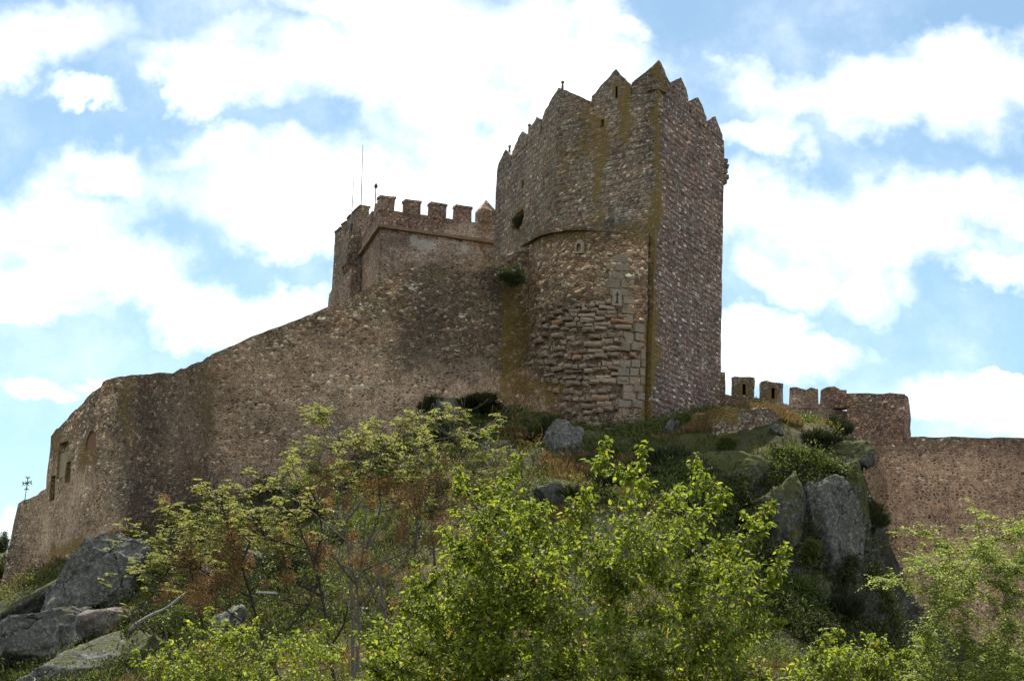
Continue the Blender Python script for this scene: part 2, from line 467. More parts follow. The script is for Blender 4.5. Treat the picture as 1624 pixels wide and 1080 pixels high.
def wall(name, spec, mat, parent, thick=1.6, ds=0.35, amp=0.07, topamp=0.10, batter=0.0, extra=None, disp=None, mats=None, closed=False, matsel=None, lean=0.0, backdrop=0.0):
    """spec: (px, Y, ytop, ybot) in photo pixels, left to right; a closed solid wall"""
    pts = []
    for (px, Y, yt, yb) in spec:
        X = at(px, (yt + yb) / 2, Y).x
        pts.append((X, Y, zat(X, Y, yt), zat(X, Y, yb)))
    pts = resample(pts, ds)
    n = len(pts)
    nrm = []
    for i in range(n):
        a, b = pts[max(0, i - 2)], pts[min(n - 1, i + 2)]
        t = Vector((b[0] - a[0], b[1] - a[1], 0)).normalized()
        nrm.append(Vector((t.y, -t.x, 0)))
    H = max(p[2] - p[3] for p in pts)
    rows = max(4, int(H / ds))
    V, F, UV = [], [], []
    s = 0
    for i, p in enumerate(pts):
        if i:
            s += math.hypot(p[0] - pts[i - 1][0], p[1] - pts[i - 1][1])
        zt = p[2] + topamp * fbm((p[0], p[1], 3.1), 0.9, 3) + topamp * 0.5 * mn.cell(Vector((s * 1.6, 7, 0)))
        for j in range(rows + 1):
            v = j / rows
            z = p[3] + (zt - p[3]) * v
            co = Vector((p[0], p[1], z))
            d = amp * fbm(co, 0.5, 4) + batter * (1 - v)
            if disp:
                d += disp(co, v)
            co += nrm[i] * d
            co.x -= lean * (1 - v) * (1 - i / (n - 1))
            V.append(co)
            UV.append((s, z))
    R1 = rows + 1
    for i in range(n - 1):
        for j in range(rows):
            a = i * R1 + j
            F.append((a, a + R1, a + R1 + 1, a + 1))
    nf = len(F)
    base = len(V)
    for i, p in enumerate(pts):
        top = V[i * R1 + rows]
        V.append(top - nrm[i] * thick * (0.5 if not backdrop else .3) + Vector((0, 0, 0.05 - backdrop * .3)))
        V.append(top - nrm[i] * thick - Vector((0, 0, backdrop)))
        V.append(Vector((top.x - lean * (1 - i / (n - 1)), top.y, p[3])) - nrm[i] * (thick + batter))
        UV += [(UV[i * R1 + rows][0], UV[i * R1 + rows][1] + thick * .5), (UV[i * R1 + rows][0], UV[i * R1 + rows][1] + thick), (UV[i * R1 + rows][0], p[3] - 3)]
    for i in range(n - 1):
        b0, b1 = base + i * 3, base + (i + 1) * 3
        f0, f1 = i * R1 + rows, (i + 1) * R1 + rows
        F += [(f0, f1, b1, b0), (b0, b1, b1 + 1, b0 + 1), (b0 + 1, b1 + 1, b1 + 2, b0 + 2), (b0 + 2, b1 + 2, (i + 1) * R1, i * R1)]
    F.append(tuple([j for j in range(R1)] + [base, base + 1, base + 2]))
    e = (n - 1) * R1
    eb = base + (n - 1) * 3
    F.append(tuple([eb + 2, eb + 1, eb] + [e + j for j in range(rows, -1, -1)]))
    me = mesh(name, V, F)
    uvl = me.uv_layers.new(name='UVMap')
    vi = np.zeros(len(me.loops), dtype=np.int32)
    me.loops.foreach_get('vertex_index', vi)
    uvl.data.foreach_set('uv', np.array(UV)[vi].ravel())
    add_stain_shade(me, extra)
    for m in (mats or [mat]):
        me.materials.append(m)
    if matsel:
        for p in me.polygons:
            p.material_index = matsel(p)
    return link(name, me, None, parent)


def cut(o, cutters, mat=None):
    """take real openings out of a wall, then drop the cutters"""
    tmp = []
    if mat is not None:
        o.data.materials.append(mat)
    for me in cutters:
        box_uv(me)
        if mat is not None:
            me.materials.append(mat)
        at_ = me.attributes.new('stain_shade', 'FLOAT_COLOR', 'POINT')
        at_.data.foreach_set('color', [0.0] * (4 * len(me.vertices)))
        c = bpy.data.objects.new('cutter', me)
        COL.objects.link(c)
        m = o.modifiers.new('cut', 'BOOLEAN')
        m.object, m.operation, m.solver = c, 'DIFFERENCE', 'EXACT'
        m.material_mode = 'TRANSFER'
        tmp.append(c)
    bpy.context.view_layer.update()
    dg = bpy.context.evaluated_depsgraph_get()
    me = bpy.data.meshes.new_from_object(o.evaluated_get(dg))
    o.modifiers.clear()
    if 'stain_shade' in me.attributes:
        a_ = me.attributes['stain_shade']
        bf = np.zeros(4 * len(me.vertices), dtype=np.float32)
        a_.data.foreach_get('color', bf)
        bf[3::4] = 0
        a_.data.foreach_set('color', bf)
    old = o.data
    nm = old.name
    o.data = me
    bpy.data.meshes.remove(old)
    me.name = nm
    for c in tmp:
        md = c.data
        bpy.data.objects.remove(c)
        bpy.data.meshes.remove(md)


def frame_on(p, nrm):
    """matrix whose x runs along the wall, y into the wall, z up"""
    n = Vector((nrm.x, nrm.y, 0)).normalized()
    t = Vector((-n.y, n.x, 0))
    return Matrix(((t.x, -n.x, 0, p.x), (t.y, -n.y, 0, p.y), (0, 0, 1, p.z), (0, 0, 0, 1)))


def boxm(M, x0, x1, y0, y1, z0, z1, name='box'):
    vs = [M @ Vector((x, y, z)) for z in (z0, z1) for y in (y0, y1) for x in (x0, x1)]
    fs = [(0, 2, 3, 1), (4, 5, 7, 6), (0, 1, 5, 4), (2, 6, 7, 3), (0, 4, 6, 2), (1, 3, 7, 5)]
    return mesh(name, vs, fs)


def archm(M, w, h, y0, y1, name='arch'):
    prof = [(-w / 2, 0), (w / 2, 0)] + [(w / 2 * math.cos(a), h - w / 2 + w / 2 * math.sin(a)) for a in [R(180 * k / 8) for k in range(9)]]
    n = len(prof)
    vs = [M @ Vector((x, y0, z)) for x, z in prof] + [M @ Vector((x, y1, z)) for x, z in prof]
    fs = [tuple(range(n)), tuple(range(2 * n - 1, n - 1, -1))] + [((i + 1) % n, i, n + i, n + (i + 1) % n) for i in range(n)]
    me = mesh(name, vs, fs)
    bm = bmesh.new(); bm.from_mesh(me); bmesh.ops.recalc_face_normals(bm, faces=bm.faces); bm.to_mesh(me); bm.free()
    return me


def tubes(paths, sides=6):
    """paths: list of list of (Vector, radius) -> verts, faces"""
    V, F = [], []
    for P in paths:
        if len(P) < 2:
            continue
        b = len(V)
        for i, (p, r) in enumerate(P):
            q = P[min(i + 1, len(P) - 1)][0] - P[max(i - 1, 0)][0]
            if q.length < 1e-6:
                q = Vector((0, 0, 1))
            q.normalize()
            x = q.orthogonal().normalized()
            y = q.cross(x)
            if i and x.dot(px_) < 0:
                pass
            if i:
                x = (px_ - q * px_.dot(q))
                x = x.normalized() if x.length > 1e-4 else q.orthogonal().normalized()
                y = q.cross(x)
            px_ = x
            for k in range(sides):
                a = 2 * math.pi * k / sides
                V.append(p + (x * math.cos(a) + y * math.sin(a)) * r)
        for i in range(len(P) - 1):
            for k in range(sides):
                k2 = (k + 1) % sides
                F.append((b + i * sides + k, b + i * sides + k2, b + (i + 1) * sides + k2, b + (i + 1) * sides + k))
        F.append(tuple(b + k for k in range(sides))[::-1])
        F.append(tuple(b + (len(P) - 1) * sides + k for k in range(sides)))
    return V, F


def tube_obj(name, paths, mat, parent, sides=6):
    V, F = tubes(paths, sides)
    return link(name, mesh(name, V, F, True), mat, parent)


# ------------------------------------------------------------------ terrain
CTRL = [  # photo px, py, distance
    (-120, 1010, 118), (0, 985, 115), (65, 905, 109), (120, 890, 104), (205, 868, 100.5), (270, 840, 103), (330, 805, 107.5), (420, 800, 109), (500, 775, 109.5), (600, 725, 110.5), (660, 690, 111), (705, 660, 111.8), (790, 650, 112.5),
    (860, 690, 108.5), (930, 700, 107), (1030, 685, 109.5), (1090, 672, 113), (1145, 650, 117), (1200, 652, 112), (1260, 676, 111), (1340, 690, 109),
    (1110, 672, 107), (1140, 655, 106), (1180, 643, 106), (1232, 656, 106), (1275, 682, 107), (1110, 708, 103), (1180, 700, 101.6), (1245, 698, 102.4), (1300, 700, 104.5), (1350, 720, 105.5),
    (1180, 740, 100), (1300, 765, 99), (1345, 800, 101), (1290, 960, 96), (1325, 965, 98), (1380, 960, 104.5), (1430, 1065, 105.5), (1530, 1090, 104), (1640, 1110, 102), (1760, 1110, 102),
    (1000, 760, 101), (900, 770, 99), (1080, 780, 97), (1000, 860, 92), (850, 840, 94), (700, 775, 100), (600, 815, 99), (500, 860, 97), (400, 885, 97), (300, 900, 96),
    (240, 960, 94), (100, 1010, 95), (0, 1060, 97), (-100, 1100, 98), (100, 1080, 88), (300, 1060, 84), (500, 960, 86), (700, 900, 86), (900, 920, 84), (1100, 960, 86), (1250, 1050, 88), (1400, 1100, 88), (1600, 1170, 88), (500, 1060, 74), (800, 1040, 74), (1100, 1080, 74), (0, 1150, 80), (1400, 1160, 70)]
cp, cz = [], []
for (x, y, d) in CTRL:
    p = at(x, y, d)
    cp.append((p.x, p.y)); cz.append(p.z)
for X in (-60, -40, -20, 0, 20, 40, 60):
    for (Y, z) in ((20, -0.2), (35, -0.3), (50, 0.8)):
        cp.append((X, Y)); cz.append(z)
    cp.append((X, 165)); cz.append(at(0, 905, 165).z if X < -20 else 17)
    cp.append((X, 135)); cz.append(at(0, 910, 135).z if X < -20 else 20)
for X in (-110, 110):
    for Y in (10, 60, 100, 160):
        cp.append((X, Y)); cz.append(1.0 if Y < 90 else 6.0)
cp.append((0, -20)); cz.append(-0.2)
CP, CZ = np.array(cp), np.array(cz)
_D = np.sqrt(((CP[:, None] - CP[None]) ** 2).sum(-1) + 1.0)
_A = np.block([[_D + -0.25 * np.eye(len(CP)), np.ones((len(CP), 1))], [np.ones((1, len(CP))), np.zeros((1, 1))]])
_W = np.linalg.solve(_A, np.append(CZ, 0))


def ground(X, Y):
    X, Y = np.atleast_1d(np.asarray(X, float)), np.atleast_1d(np.asarray(Y, float))
    out = np.empty(len(X))
    for a in range(0, len(X), 20000):
        x, y = X[a:a + 20000], Y[a:a + 20000]
        d = np.sqrt((x[:, None] - CP[:, 0]) ** 2 + (y[:, None] - CP[:, 1]) ** 2 + 1.0)
        z = d @ _W[:-1] + _W[-1]
        q = np.sqrt((np.maximum(np.abs(x) - 80, 0)) ** 2 + np.maximum(np.abs(y - 85) - 85, 0) ** 2)
        t = np.clip(q / 90, 0, 1)
        t = t * t * (3 - 2 * t)
        out[a:a + 20000] = z * (1 - t) - 0.5 * t
    return out


def axis(lo, hi, step, far):
    c = list(np.arange(lo, hi + 1e-6, step))
    g, s = [], step
    x = hi
    while x < far:
        s *= 1.35
        x += s
        g.append(x)
    h, s, x = [], step, lo
    while x > -far:
        s *= 1.35
        x -= s
        h.append(x)
    return np.array(h[::-1] + c + g)


def groundz(X, Y):
    z = ground(X, Y)
    for i in range(len(z)):
        z[i] += 0.42 * mn.fractal(Vector((X[i] * 0.35, Y[i] * 0.35, 0)), 1.0, 2.0, 5)
    return z


gx, gy = axis(-45, 50, 0.35, 4000), axis(60, 122, 0.35, 4000)
GX, GY = np.meshgrid(gx, gy)
zz = groundz(GX.ravel(), GY.ravel())
nx, ny = len(gx), len(gy)
Vg = np.stack([GX.ravel(), GY.ravel(), zz], 1)
Fg = [(j * nx + i, j * nx + i + 1, (j + 1) * nx + i + 1, (j + 1) * nx + i) for j in range(ny - 1) for i in range(nx - 1)]
g = G('hillside')
pos = g.n('ShaderNodeNewGeometry').outputs['Position']
f1, f2 = g.noise(pos, 3.0, 7, 0.7).outputs[0], g.noise(pos, 0.28, 5, 0.65).outputs[0]
gc = g.ramp(g.math('ADD', g.math('MULTIPLY', f2, 0.7), g.math('MULTIPLY', f1, 0.3)), [(0.3, (0.045, 0.036, 0.024)), (0.42, (0.06, 0.064, 0.02)), (0.52, (0.075, 0.08, 0.022)), (0.6, (0.13, 0.105, 0.04)), (0.72, (0.09, 0.07, 0.045))])
gc = hsv_jit(g, gc, f1, 0.3, 1.25)
nzg = g.n('ShaderNodeSeparateXYZ')
g.put(nzg.inputs[0], g.n('ShaderNodeNewGeometry').outputs['Normal'])
stp = g.rng(g.math('ADD', nzg.outputs[2], g.math('MULTIPLY', g.math('SUBTRACT', f1, .5), .5)), .6, .82, 1, 0)
rk = g.ramp(g.noise(pos, 2.2, 7, .75).outputs[0], [(.3, (.02, .019, .016)), (.48, (.06, .058, .048)), (.6, (.1, .1, .09)), (.7, (.16, .165, .15))])
gc = g.mix(stp, gc, rk)
M_GROUND = g.out(gc, g.bump(f1, 1.0, 0.25))
go = link('ground', mesh('ground', Vg, Fg, True), M_GROUND)
tag(go, kind='structure')

# ------------------------------------------------------------------ keep (pointed five-sided tower)
KB, KC, KD, KA = (1038, 111.5), (880, 118.0), (785.5, 132.0), (1146, 122.0)


def plan(px, Y, py=400):
    p = at(px, py, Y)
    return Vector((p.x, p.y, 0))


kB, kC, kD, kA = plan(*KB), plan(*KC, 300), plan(*KD, 330), plan(*KA)
kE = Vector((9.0, 138, 0))
zKT = zat(kB.x, kB.y, 139)
zKB = zat(kB.x, kB.y, 760)
keep = thing('keep_tower', 'tallest stone tower, five sided with pointed merlons, at the top of the hill', 'tower', (kB.x, kB.y, zKB))


def tower_body():
    corners = [kD, kC, kB, kA, kE, kD]
    ds = 0.4
    cols = []
    s = 0
    for a, b in zip(corners[:-1], corners[1:]):
        L = (b - a).length
        k = int(L / ds)
        n = Vector(((b - a).y, -(b - a).x, 0)).normalized()
        for i in range(k):
            cols.append((a + (b - a) * (i / k), n, s + L * i / k))
        s += L
    smax = s
    rows = int((zKT - zKB) / ds)
    V, F, UV = [], [], []
    for (p, n, s) in cols:
        for j in range(rows + 1):
            z = zKB + (zKT - zKB) * j / rows
            co = Vector((p.x, p.y, z))
            V.append(co + mn.noise_vector(co * 0.5) * 0.05 + mn.noise_vector(co * 1.7) * 0.035)
            UV.append((s, z))
    N, R1 = len(cols), rows + 1
    for i in range(N):
        i2 = (i + 1) % N
        for j in range(rows):
            F.append((i * R1 + j, i2 * R1 + j, i2 * R1 + j + 1, i * R1 + j + 1))
    F.append(tuple(i * R1 + rows for i in range(N)))
    F.append(tuple(i * R1 for i in range(N))[::-1])
    me = mesh('wall', V, F)
    uvl = me.uv_layers.new(name='UVMap')
    for p in me.polygons:
        wrap = any(me.loops[l].vertex_index < R1 for l in p.loop_indices) and any(me.loops[l].vertex_index >= (N - 1) * R1 for l in p.loop_indices)
        for l in p.loop_indices:
            vi = me.loops[l].vertex_index
            u, v = UV[vi]
            if wrap and vi < R1:
                u = smax
            uvl.data[l].uv = (u, v)
    add_stain_shade(me)
    me.materials.append(M_KEEP); me.materials.append(M_KEEPR)
    nr = Vector(((kA - kB).y, -(kA - kB).x, 0)).normalized()
    for p in me.polygons:
        if p.normal.dot(nr) > 0.93 and abs(p.normal.z) < .4:
            p.material_index = 1
    return link('wall', me, None, keep)


kw = tower_body()
nBC = Vector(((kB - kC).y, -(kB - kC).x, 0)).normalized()
nBA = Vector(((kA - kB).y, -(kA - kB).x, 0)).normalized()
nDC = Vector(((kC - kD).y, -(kC - kD).x, 0)).normalized()


def on_face(a, b, px, py):
    """point of the vertical face a-b seen at px, py"""
    d = (FW * FPX + RT * (px - CX) - UP * (py - CY)).normalized()
    n = Vector(((b - a).y, -(b - a).x, 0)).normalized()
    t = (a - CAM).dot(n) / d.dot(n)
    return CAM + d * t


holes = []
for (a, b, n, px, py, w, h) in ((kC, kB, nBC, 955, 196, .3, .55), (kD, kC, nDC, 829, 293, .5, .6), (kB, kA, nBA, 1110, 192, .35, .9)):
    P = on_face(a, b, px, py)
    holes.append(boxm(frame_on(P, n), -w / 2, w / 2, -0.6, 0.8, -h / 2, h / 2))
bm = bmesh.new()
bmesh.ops.create_icosphere(bm, subdivisions=3, radius=1)
Ph = on_face(kD, kC, 822, 349)
for v in bm.verts:
    c_ = v.co * (1 + .35 * mn.noise(v.co * 1.7))
    v.co = Vector(frame_on(Ph, nDC) @ Vector((c_.x * 1.5, c_.y * .9, c_.z * .62)))
hm = bpy.data.meshes.new('hole'); bm.to_mesh(hm); bm.free()
holes.append(hm)
cut(kw, holes, M_KEEP)


def merlon_profile(a, b, s0, s1, prof, thick=0.85, z0=None, hip=False):
    """prof: list (fraction, height above parapet) along s0..s1 on face a->b (metres from a)"""
    t = (b - a).normalized()
    n = Vector((t.y, -t.x, 0))
    zb = (zKT if z0 is None else z0) - 0.12
    fr = [a + t * s0, a + t * s1]
    P = [Vector((fr[0].x, fr[0].y, zb)), Vector((fr[1].x, fr[1].y, zb))]
    for (f, h) in reversed(prof):
        q = a + t * (s0 + (s1 - s0) * f)
        P.append(Vector((q.x, q.y, zb + 0.12 + h)))
    c = (P[0] + P[1]) / 2
    front = [p + n * 0.015 for p in P]
    lo = min(p.z for p in P[2:])
    back = [Vector((p.x, p.y, min(p.z, lo) if hip else p.z)) - n * thick for p in P]
    return front, back


KM = []


def keep_merlon(arms, mat, slit=None):
    bm = bmesh.new()
    for (a, b, s0, s1, prof) in arms:
        prism(bm, *merlon_profile(a, b, s0, s1, prof, hip=True))
    o = masonry('merlon', bm, mat, keep, 0.085, 0.3)
    KM.append(o)
    return o


LBC, LBA, LDC = (kB - kC).length, (kA - kB).length, (kC - kD).length


def sof(a, b, px, py):
    return (on_face(a, b, px, py) - a).dot((b - a).normalized())


def hof(a, b, px, py):
    return on_face(a, b, px, py).z - zKT


# corner B: arms along front and right faces
sB = sof(kC, kB, 1003, 132)
hB = zat(kB.x, kB.y, 97) - zKT
keep_merlon([(kC, kB, sB, LBC, [(0, hof(kC, kB, 1003, 131)), (1, hB)]), (kB, kA, 0, sof(kB, kA, 1066, 136), [(0, hB), (1, hof(kB, kA, 1066, 137))])], M_KEEP)
# front face middle merlon
s0, s1 = sof(kC, kB, 939, 152), sof(kC, kB, 1001, 135)
mm_ = keep_merlon([(kC, kB, s0, s1, [(0, hof(kC, kB, 939, 153)), (.6, hof(kC, kB, 975, 111)), (1, hof(kC, kB, 1001, 134))])], M_KEEP)
P = on_face(kC, kB, 978, 147)
cut(mm_, [boxm(frame_on(P, nBC), -.1, .1, -.5, .7, -.4, .4)], M_VOID)
# corner C
hC = zat(kC.x, kC.y, 139) - zKT
keep_merlon([(kC, kB, 0, sof(kC, kB, 938, 160), [(0, hC), (1, hof(kC, kB, 938, 161))]), (kD, kC, sof(kD, kC, 860, 184), LDC, [(0, hof(kD, kC, 860, 184)), (1, hC)])], M_KEEP)
# left face merlons
for (x0, xm, x1, y0, ym, y1) in ((838, 853, 859, 208, 184, 188), (813, 831, 837, 240, 206, 212), (788, 800, 811, 268, 239, 246)):
    keep_merlon([(kD, kC, sof(kD, kC, x0, y0), sof(kD, kC, x1, y1) - .1, [(0, hof(kD, kC, x0, y0)), (.62, hof(kD, kC, xm, ym)), (1, hof(kD, kC, x1, y1))])], M_KEEP)
# right face merlons
for (x0, xm, x1, y0, ym, y1) in ((1068, 1078, 1093, 128, 122, 156), (1096, 1105, 1121, 158, 152, 187), (1124, 1137, 1146, 190, 187, 214)):
    keep_merlon([(kB, kA, sof(kB, kA, x0, y0) + .1, sof(kB, kA, x1, y1), [(0, hof(kB, kA, x0, y0)), (.42, hof(kB, kA, xm, ym)), (1, hof(kB, kA, x1, y1))])], M_KEEPR)
# little stone finials on the western peaks
for (a, b, px, py) in ((kD, kC, 883.5, 139), (kD, kC, 831, 207), (kD, kC, 800, 240)):
    p = on_face(a, b, px, py) - nDC * 0.4
    bm = bmesh.new()
    bmesh.ops.create_cone(bm, segments=8, radius1=.10, radius2=.07, depth=.45, cap_ends=True, matrix=Matrix.Translation(p + Vector((0, 0, .15))))
    bmesh.ops.create_icosphere(bm, subdivisions=2, radius=.13, matrix=Matrix.Translation(p + Vector((0, 0, .42))))
    mpar = min(KM, key=lambda o: min((v.co - p).length for v in o.data.vertices))
    fo_ = masonry('finial', bm, M_KEEP, None, 0.02, 1.0)
    fo_.parent = mpar
    fo_.matrix_parent_inverse = Matrix.Identity(4)
# weathered corbel stones standing out at the far right corner
nAE = Vector(((kE - kA).y, -(kE - kA).x, 0)).normalized()
for k, (py, dd) in enumerate(((254, .30), (262, .42), (270, .36), (279, .46), (287, .28))):
    z = zat(kA.x, kA.y, py)
    M = frame_on(Vector((kA.x, kA.y, z)), nAE)
    bm = bmesh.new()
    bm.from_mesh(boxm(M, 0.05, 0.9, -dd, .3, -.17, .15))
    masonry('corbel', bm, M_GREYW, keep, 0.06, 0.3)

# ------------------------------------------------------------------ rounded bastion in front of the keep
ERO = [(925, 560, 85, 85), (930, 650, 60, 55)]


def ero_disp(co, v):
    px, py = proj(co)
    d = 0
    for (x, y, rx, ry) in ERO:
        q = ((px - x) / rx) ** 2 + ((py - y) / ry) ** 2
        d = max(d, min(1, max(0, (1.35 - q) * 2)))
    return -0.2 * d


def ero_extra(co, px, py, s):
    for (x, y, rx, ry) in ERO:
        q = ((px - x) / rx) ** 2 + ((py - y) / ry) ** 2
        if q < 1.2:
            s[0] = max(s[0], 0.75)  # eroded recess painted dark, its shade put into the colour
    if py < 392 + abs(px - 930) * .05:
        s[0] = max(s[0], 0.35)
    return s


BSPEC = [(826, 116.6, 388, 720), (838, 115.2, 380, 720), (852, 114.0, 372, 720), (872, 112.7, 366, 730), (898, 111.5, 362, 740), (930, 110.8, 361.5, 740), (962, 110.6, 364, 740), (990, 110.7, 367, 740), (1010, 111.0, 370, 740), (1024, 111.5, 373, 740), (1029, 112.6, 375, 730)]
bast = thing('round_bastion', 'rounded stone bastion with crumbling courses, built against the foot of the tallest tower', 'bastion', at(930, 700, 109.6))
bw = wall('wall', BSPEC, M_BAST, bast, thick=2.2, ds=0.28, amp=0.07, topamp=0.06, disp=ero_disp, extra=ero_extra)


wall('rim', [(a, b - .02, c - 1, c + 4) for (a, b, c, d) in BSPEC], M_GREYW, bast, thick=.9, ds=.28, amp=.10, topamp=.14, disp=lambda co, v: .05)


def bast_pt(px, py):
    for (a, b) in zip(BSPEC[:-1], BSPEC[1:]):
        if a[0] <= px <= b[0]:
            t = (px - a[0]) / (b[0] - a[0])
            Y = a[1] + (b[1] - a[1]) * t
            p = at(px, py, Y)
            pa, pb = at(a[0], py, a[1]), at(b[0], py, b[1])
            d = pb - pa
            # smooth normal across segments
            return p, Vector((d.y, -d.x, 0)).normalized()


def block(bm, M, w, h, y0, y1, rnd=0.32, jit=0.045):
    r = min(w, h) * rnd
    vs = []
    for (yy, ins) in ((y1, 0), (y0 + r, 0), (y0, r)):
        c = [(-w / 2 + ins, -h / 2 + ins), (w / 2 - ins, -h / 2 + ins), (w / 2 - ins, h / 2 - ins), (-w / 2 + ins, h / 2 - ins)]
        vs.append([bm.verts.new(M @ Vector((x + random.uniform(-jit, jit), yy + random.uniform(-jit, jit) * .6, z + random.uniform(-jit, jit)))) for x, z in c])
    for a, b in zip(vs[:-1], vs[1:]):
        for k in range(4):
            bm.faces.new((a[k], a[(k + 1) % 4], b[(k + 1) % 4], b[k]))
    bm.faces.new(vs[2])


bm = bmesh.new()
pxm = 110 / 2850
y = 478
row = 0
while y < 694:
    hpx = random.uniform(5.5, 10) if y < 610 else random.uniform(7, 13)
    cent, half = (925, 92) if y < 620 else (940, 72)
    tq = abs(y - 555) / 130
    half *= max(.55, 1 - .3 * tq)
    x = cent - half + random.uniform(-10, 6)
    while x < cent + half:
        wpx = random.choice((random.uniform(6, 12), random.uniform(10, 18), random.uniform(16, 30)))
        if x + wpx > 1026:
            break
        p, n = bast_pt(x + wpx / 2, y + hpx / 2 + 3 * math.sin(x * .05) + random.uniform(-1.2, 1.2))
        prox = max(0, 1 - abs(x + wpx / 2 - cent) / half)
        if random.random() < (.95 if y < 610 else .78) * min(1, .45 + 2.2 * prox):
            block(bm, frame_on(p, n), wpx * pxm * 1.0, hpx * pxm * random.uniform(.8, 1.02), -.0 - random.uniform(-.04, .13) * (.35 + prox), .45)
        x += wpx + random.uniform(-.5, .6)
    y += hpx + (random.uniform(1.5, 5.5) if row % 2 else .6) * (1 if 500 < y < 620 else .5)
    row += 1
rough(bm, .14, .05, 3.4)
bmesh.ops.recalc_face_normals(bm, faces=bm.faces)
me = bpy.data.meshes.new('exposed_courses'); bm.to_mesh(me); bm.free()
link('exposed_courses', me, M_BLOCK, bast)
bm = bmesh.new()
y = 404
row = 0
while y < 690:
    hpx = random.uniform(11, 15)
    x0 = {0: 968, 1: 962}.get(row % 2) if y < 470 else (990 if y < 560 else 984) + random.uniform(-6, 5)
    if y < 425:
        x0 = 975
    x = x0
    while x < 1019:
        wpx = min(random.uniform(14, 24), 1025 - x)
        if random.random() < .94:
            p, n = bast_pt(x + wpx / 2, y + hpx / 2)
            block(bm, frame_on(p, n), wpx * pxm * 1.0, hpx * pxm * .985, -.02 - random.uniform(0, .04), .35, .07, .012)
        x += wpx
    y += hpx + .4
    row += 1
rough(bm, .2, .016, 2.6)
bmesh.ops.recalc_face_normals(bm, faces=bm.faces)
me = bpy.data.meshes.new('ashlar_blocks'); bm.to_mesh(me); bm.free()
link('ashlar_blocks', me, M_ASHLAR, bast)
# loophole slab: keyhole slit in one granite block
p, n = bast_pt(978, 473)
M = frame_on(p, n)
lo = link('loophole', boxm(M, -.3, .3, -.17, .4, -.52, .52, 'loophole'), M_GRANITE, bast)
bm = bmesh.new()
bm.from_mesh(boxm(M, -.045, .045, -.4, .2, -.3, .36))
cutm = bpy.data.meshes.new('c'); bm.to_mesh(cutm); bm.free()
cut(lo, [cutm, archm(M @ Matrix.Translation((0, 0, -.38)), .17, .2, -.4, .2), boxm(M, -.12, .12, -.4, .2, .14, .2)], M_VOID)
# small carved niche near the top
p, n = bast_pt(919, 392)
M = frame_on(p, n)
ni = link('niche_frame', archm(M @ Matrix.Translation((0, 0, -.42)), .62, .9, -.07, .3, 'niche_frame'), M_BLOCK, bast)
cut(ni, [archm(M @ Matrix.Translation((-.02, 0, -.28)), .30, .5, -.3, .2)], M_VOID)

# ------------------------------------------------------------------ curtain wall
def cur_extra(co, px, py, s):
    yt = np.interp(px, [258, 330, 528, 640, 700, 840], [590, 560, 480, 425, 413, 395])
    if py - yt < 30:
        s[0] = max(s[0], 0.42 * (1 - (py - yt) / 30) + .1)
        s[1] = max(s[1], .22)
    return s


cw = thing('curtain_wall', 'long brown rubble wall climbing the hill from the corner turret to the round bastion', 'wall', at(580, 690, 112))
wall('wall', [(326, 109.6, 562, 850), (380, 110.2, 538, 830), (450, 111.0, 511, 790), (528, 111.6, 480, 750), (590, 112.0, 450, 720), (640, 112.4, 426, 705), (680, 112.8, 418, 700), (730, 113.6, 412, 700), (790, 114.8, 405, 700), (845, 116.2, 393, 710)], M_WALL, cw, thick=1.8, ds=0.32, extra=cur_extra)

# ------------------------------------------------------------------ corner turret (left)
tur = thing('corner_turret', 'bulging wall turret with three tall window recesses and an arched niche', 'turret', at(205, 850, 102.5))
TSPEC = [(14, 117.0, 798, 1060), (44, 114.2, 786, 1060), (58, 112.9, 776, 1040), (61, 112.6, 774, 1040), (66, 112.2, 691, 1010), (100, 108.6, 655, 980), (132, 105.8, 622, 960), (145, 104.9, 612, 950), (148, 104.7, 606, 950), (165, 104.1, 600, 940), (206, 102.2, 594, 930), (232, 103.9, 592, 920), (262, 105.8, 593, 910), (275, 106.2, 586, 900), (330, 109.8, 561, 880)]


def tur_extra(co, px, py, s):
    if 209 < px < 330:
        s[0] = max(s[0], 1.15 if px < 305 else .7)
    if px < 55:
        s[2] = max(s[2], .2)
    return s


tw = wall('wall', TSPEC[4:], M_WALL, tur, thick=.75, backdrop=1.6, ds=0.3, extra=tur_extra)


def tur_pt(px, py):
    for (a, b) in zip(TSPEC[:-1], TSPEC[1:]):
        if a[0] <= px <= b[0]:
            t = (px - a[0]) / (b[0] - a[0])
            p = at(px, py, a[1] + (b[1] - a[1]) * t)
            d = at(b[0], py, b[1]) - at(a[0], py, a[1])
            return p, Vector((d.y, -d.x, 0)).normalized()


cuts, wins = [], []
for (px, yt, yb, wpx, kind) in ((92, 700, 757, 15, 'panel'), (77.5, 754, 793, 8, 'dark'), (104, 732, 764, 7, 'dark'), (138, 682, 712, 17, 'arch')):
    p, n = tur_pt(px, yb)
    top = tur_pt(px, yt)[0].z
    h = top - p.z
    # width seen obliquely
    pa, pb = tur_pt(px - wpx / 2, yb)[0], tur_pt(px + wpx / 2, yb)[0]
    w = math.hypot(pb.x - pa.x, pb.y - pa.y)
    M = frame_on(p, n)
    if kind == 'arch':
        cuts.append(archm(M, w, h, -.8, .5))
        wins.append(('bricked_window', archm(M, w + .1, h + .1, .33, .6, 'bricked_window'), M_BRICK, 'walled up arched window filled with red brick'))
    else:
        cuts.append(boxm(M, -w / 2, w / 2, -.8, .5, 0, h))
        wins.append(('window', boxm(M, -w / 2 - .05, w / 2 + .05, .40 if kind == 'dark' else .34, .6, -.05, h * (.99 if kind == 'dark' else .72)), M_VOID if kind == 'dark' else M_SHUT, 'tall recess with a pale plastered back' if kind == 'panel' else None))
cut(tw, cuts)
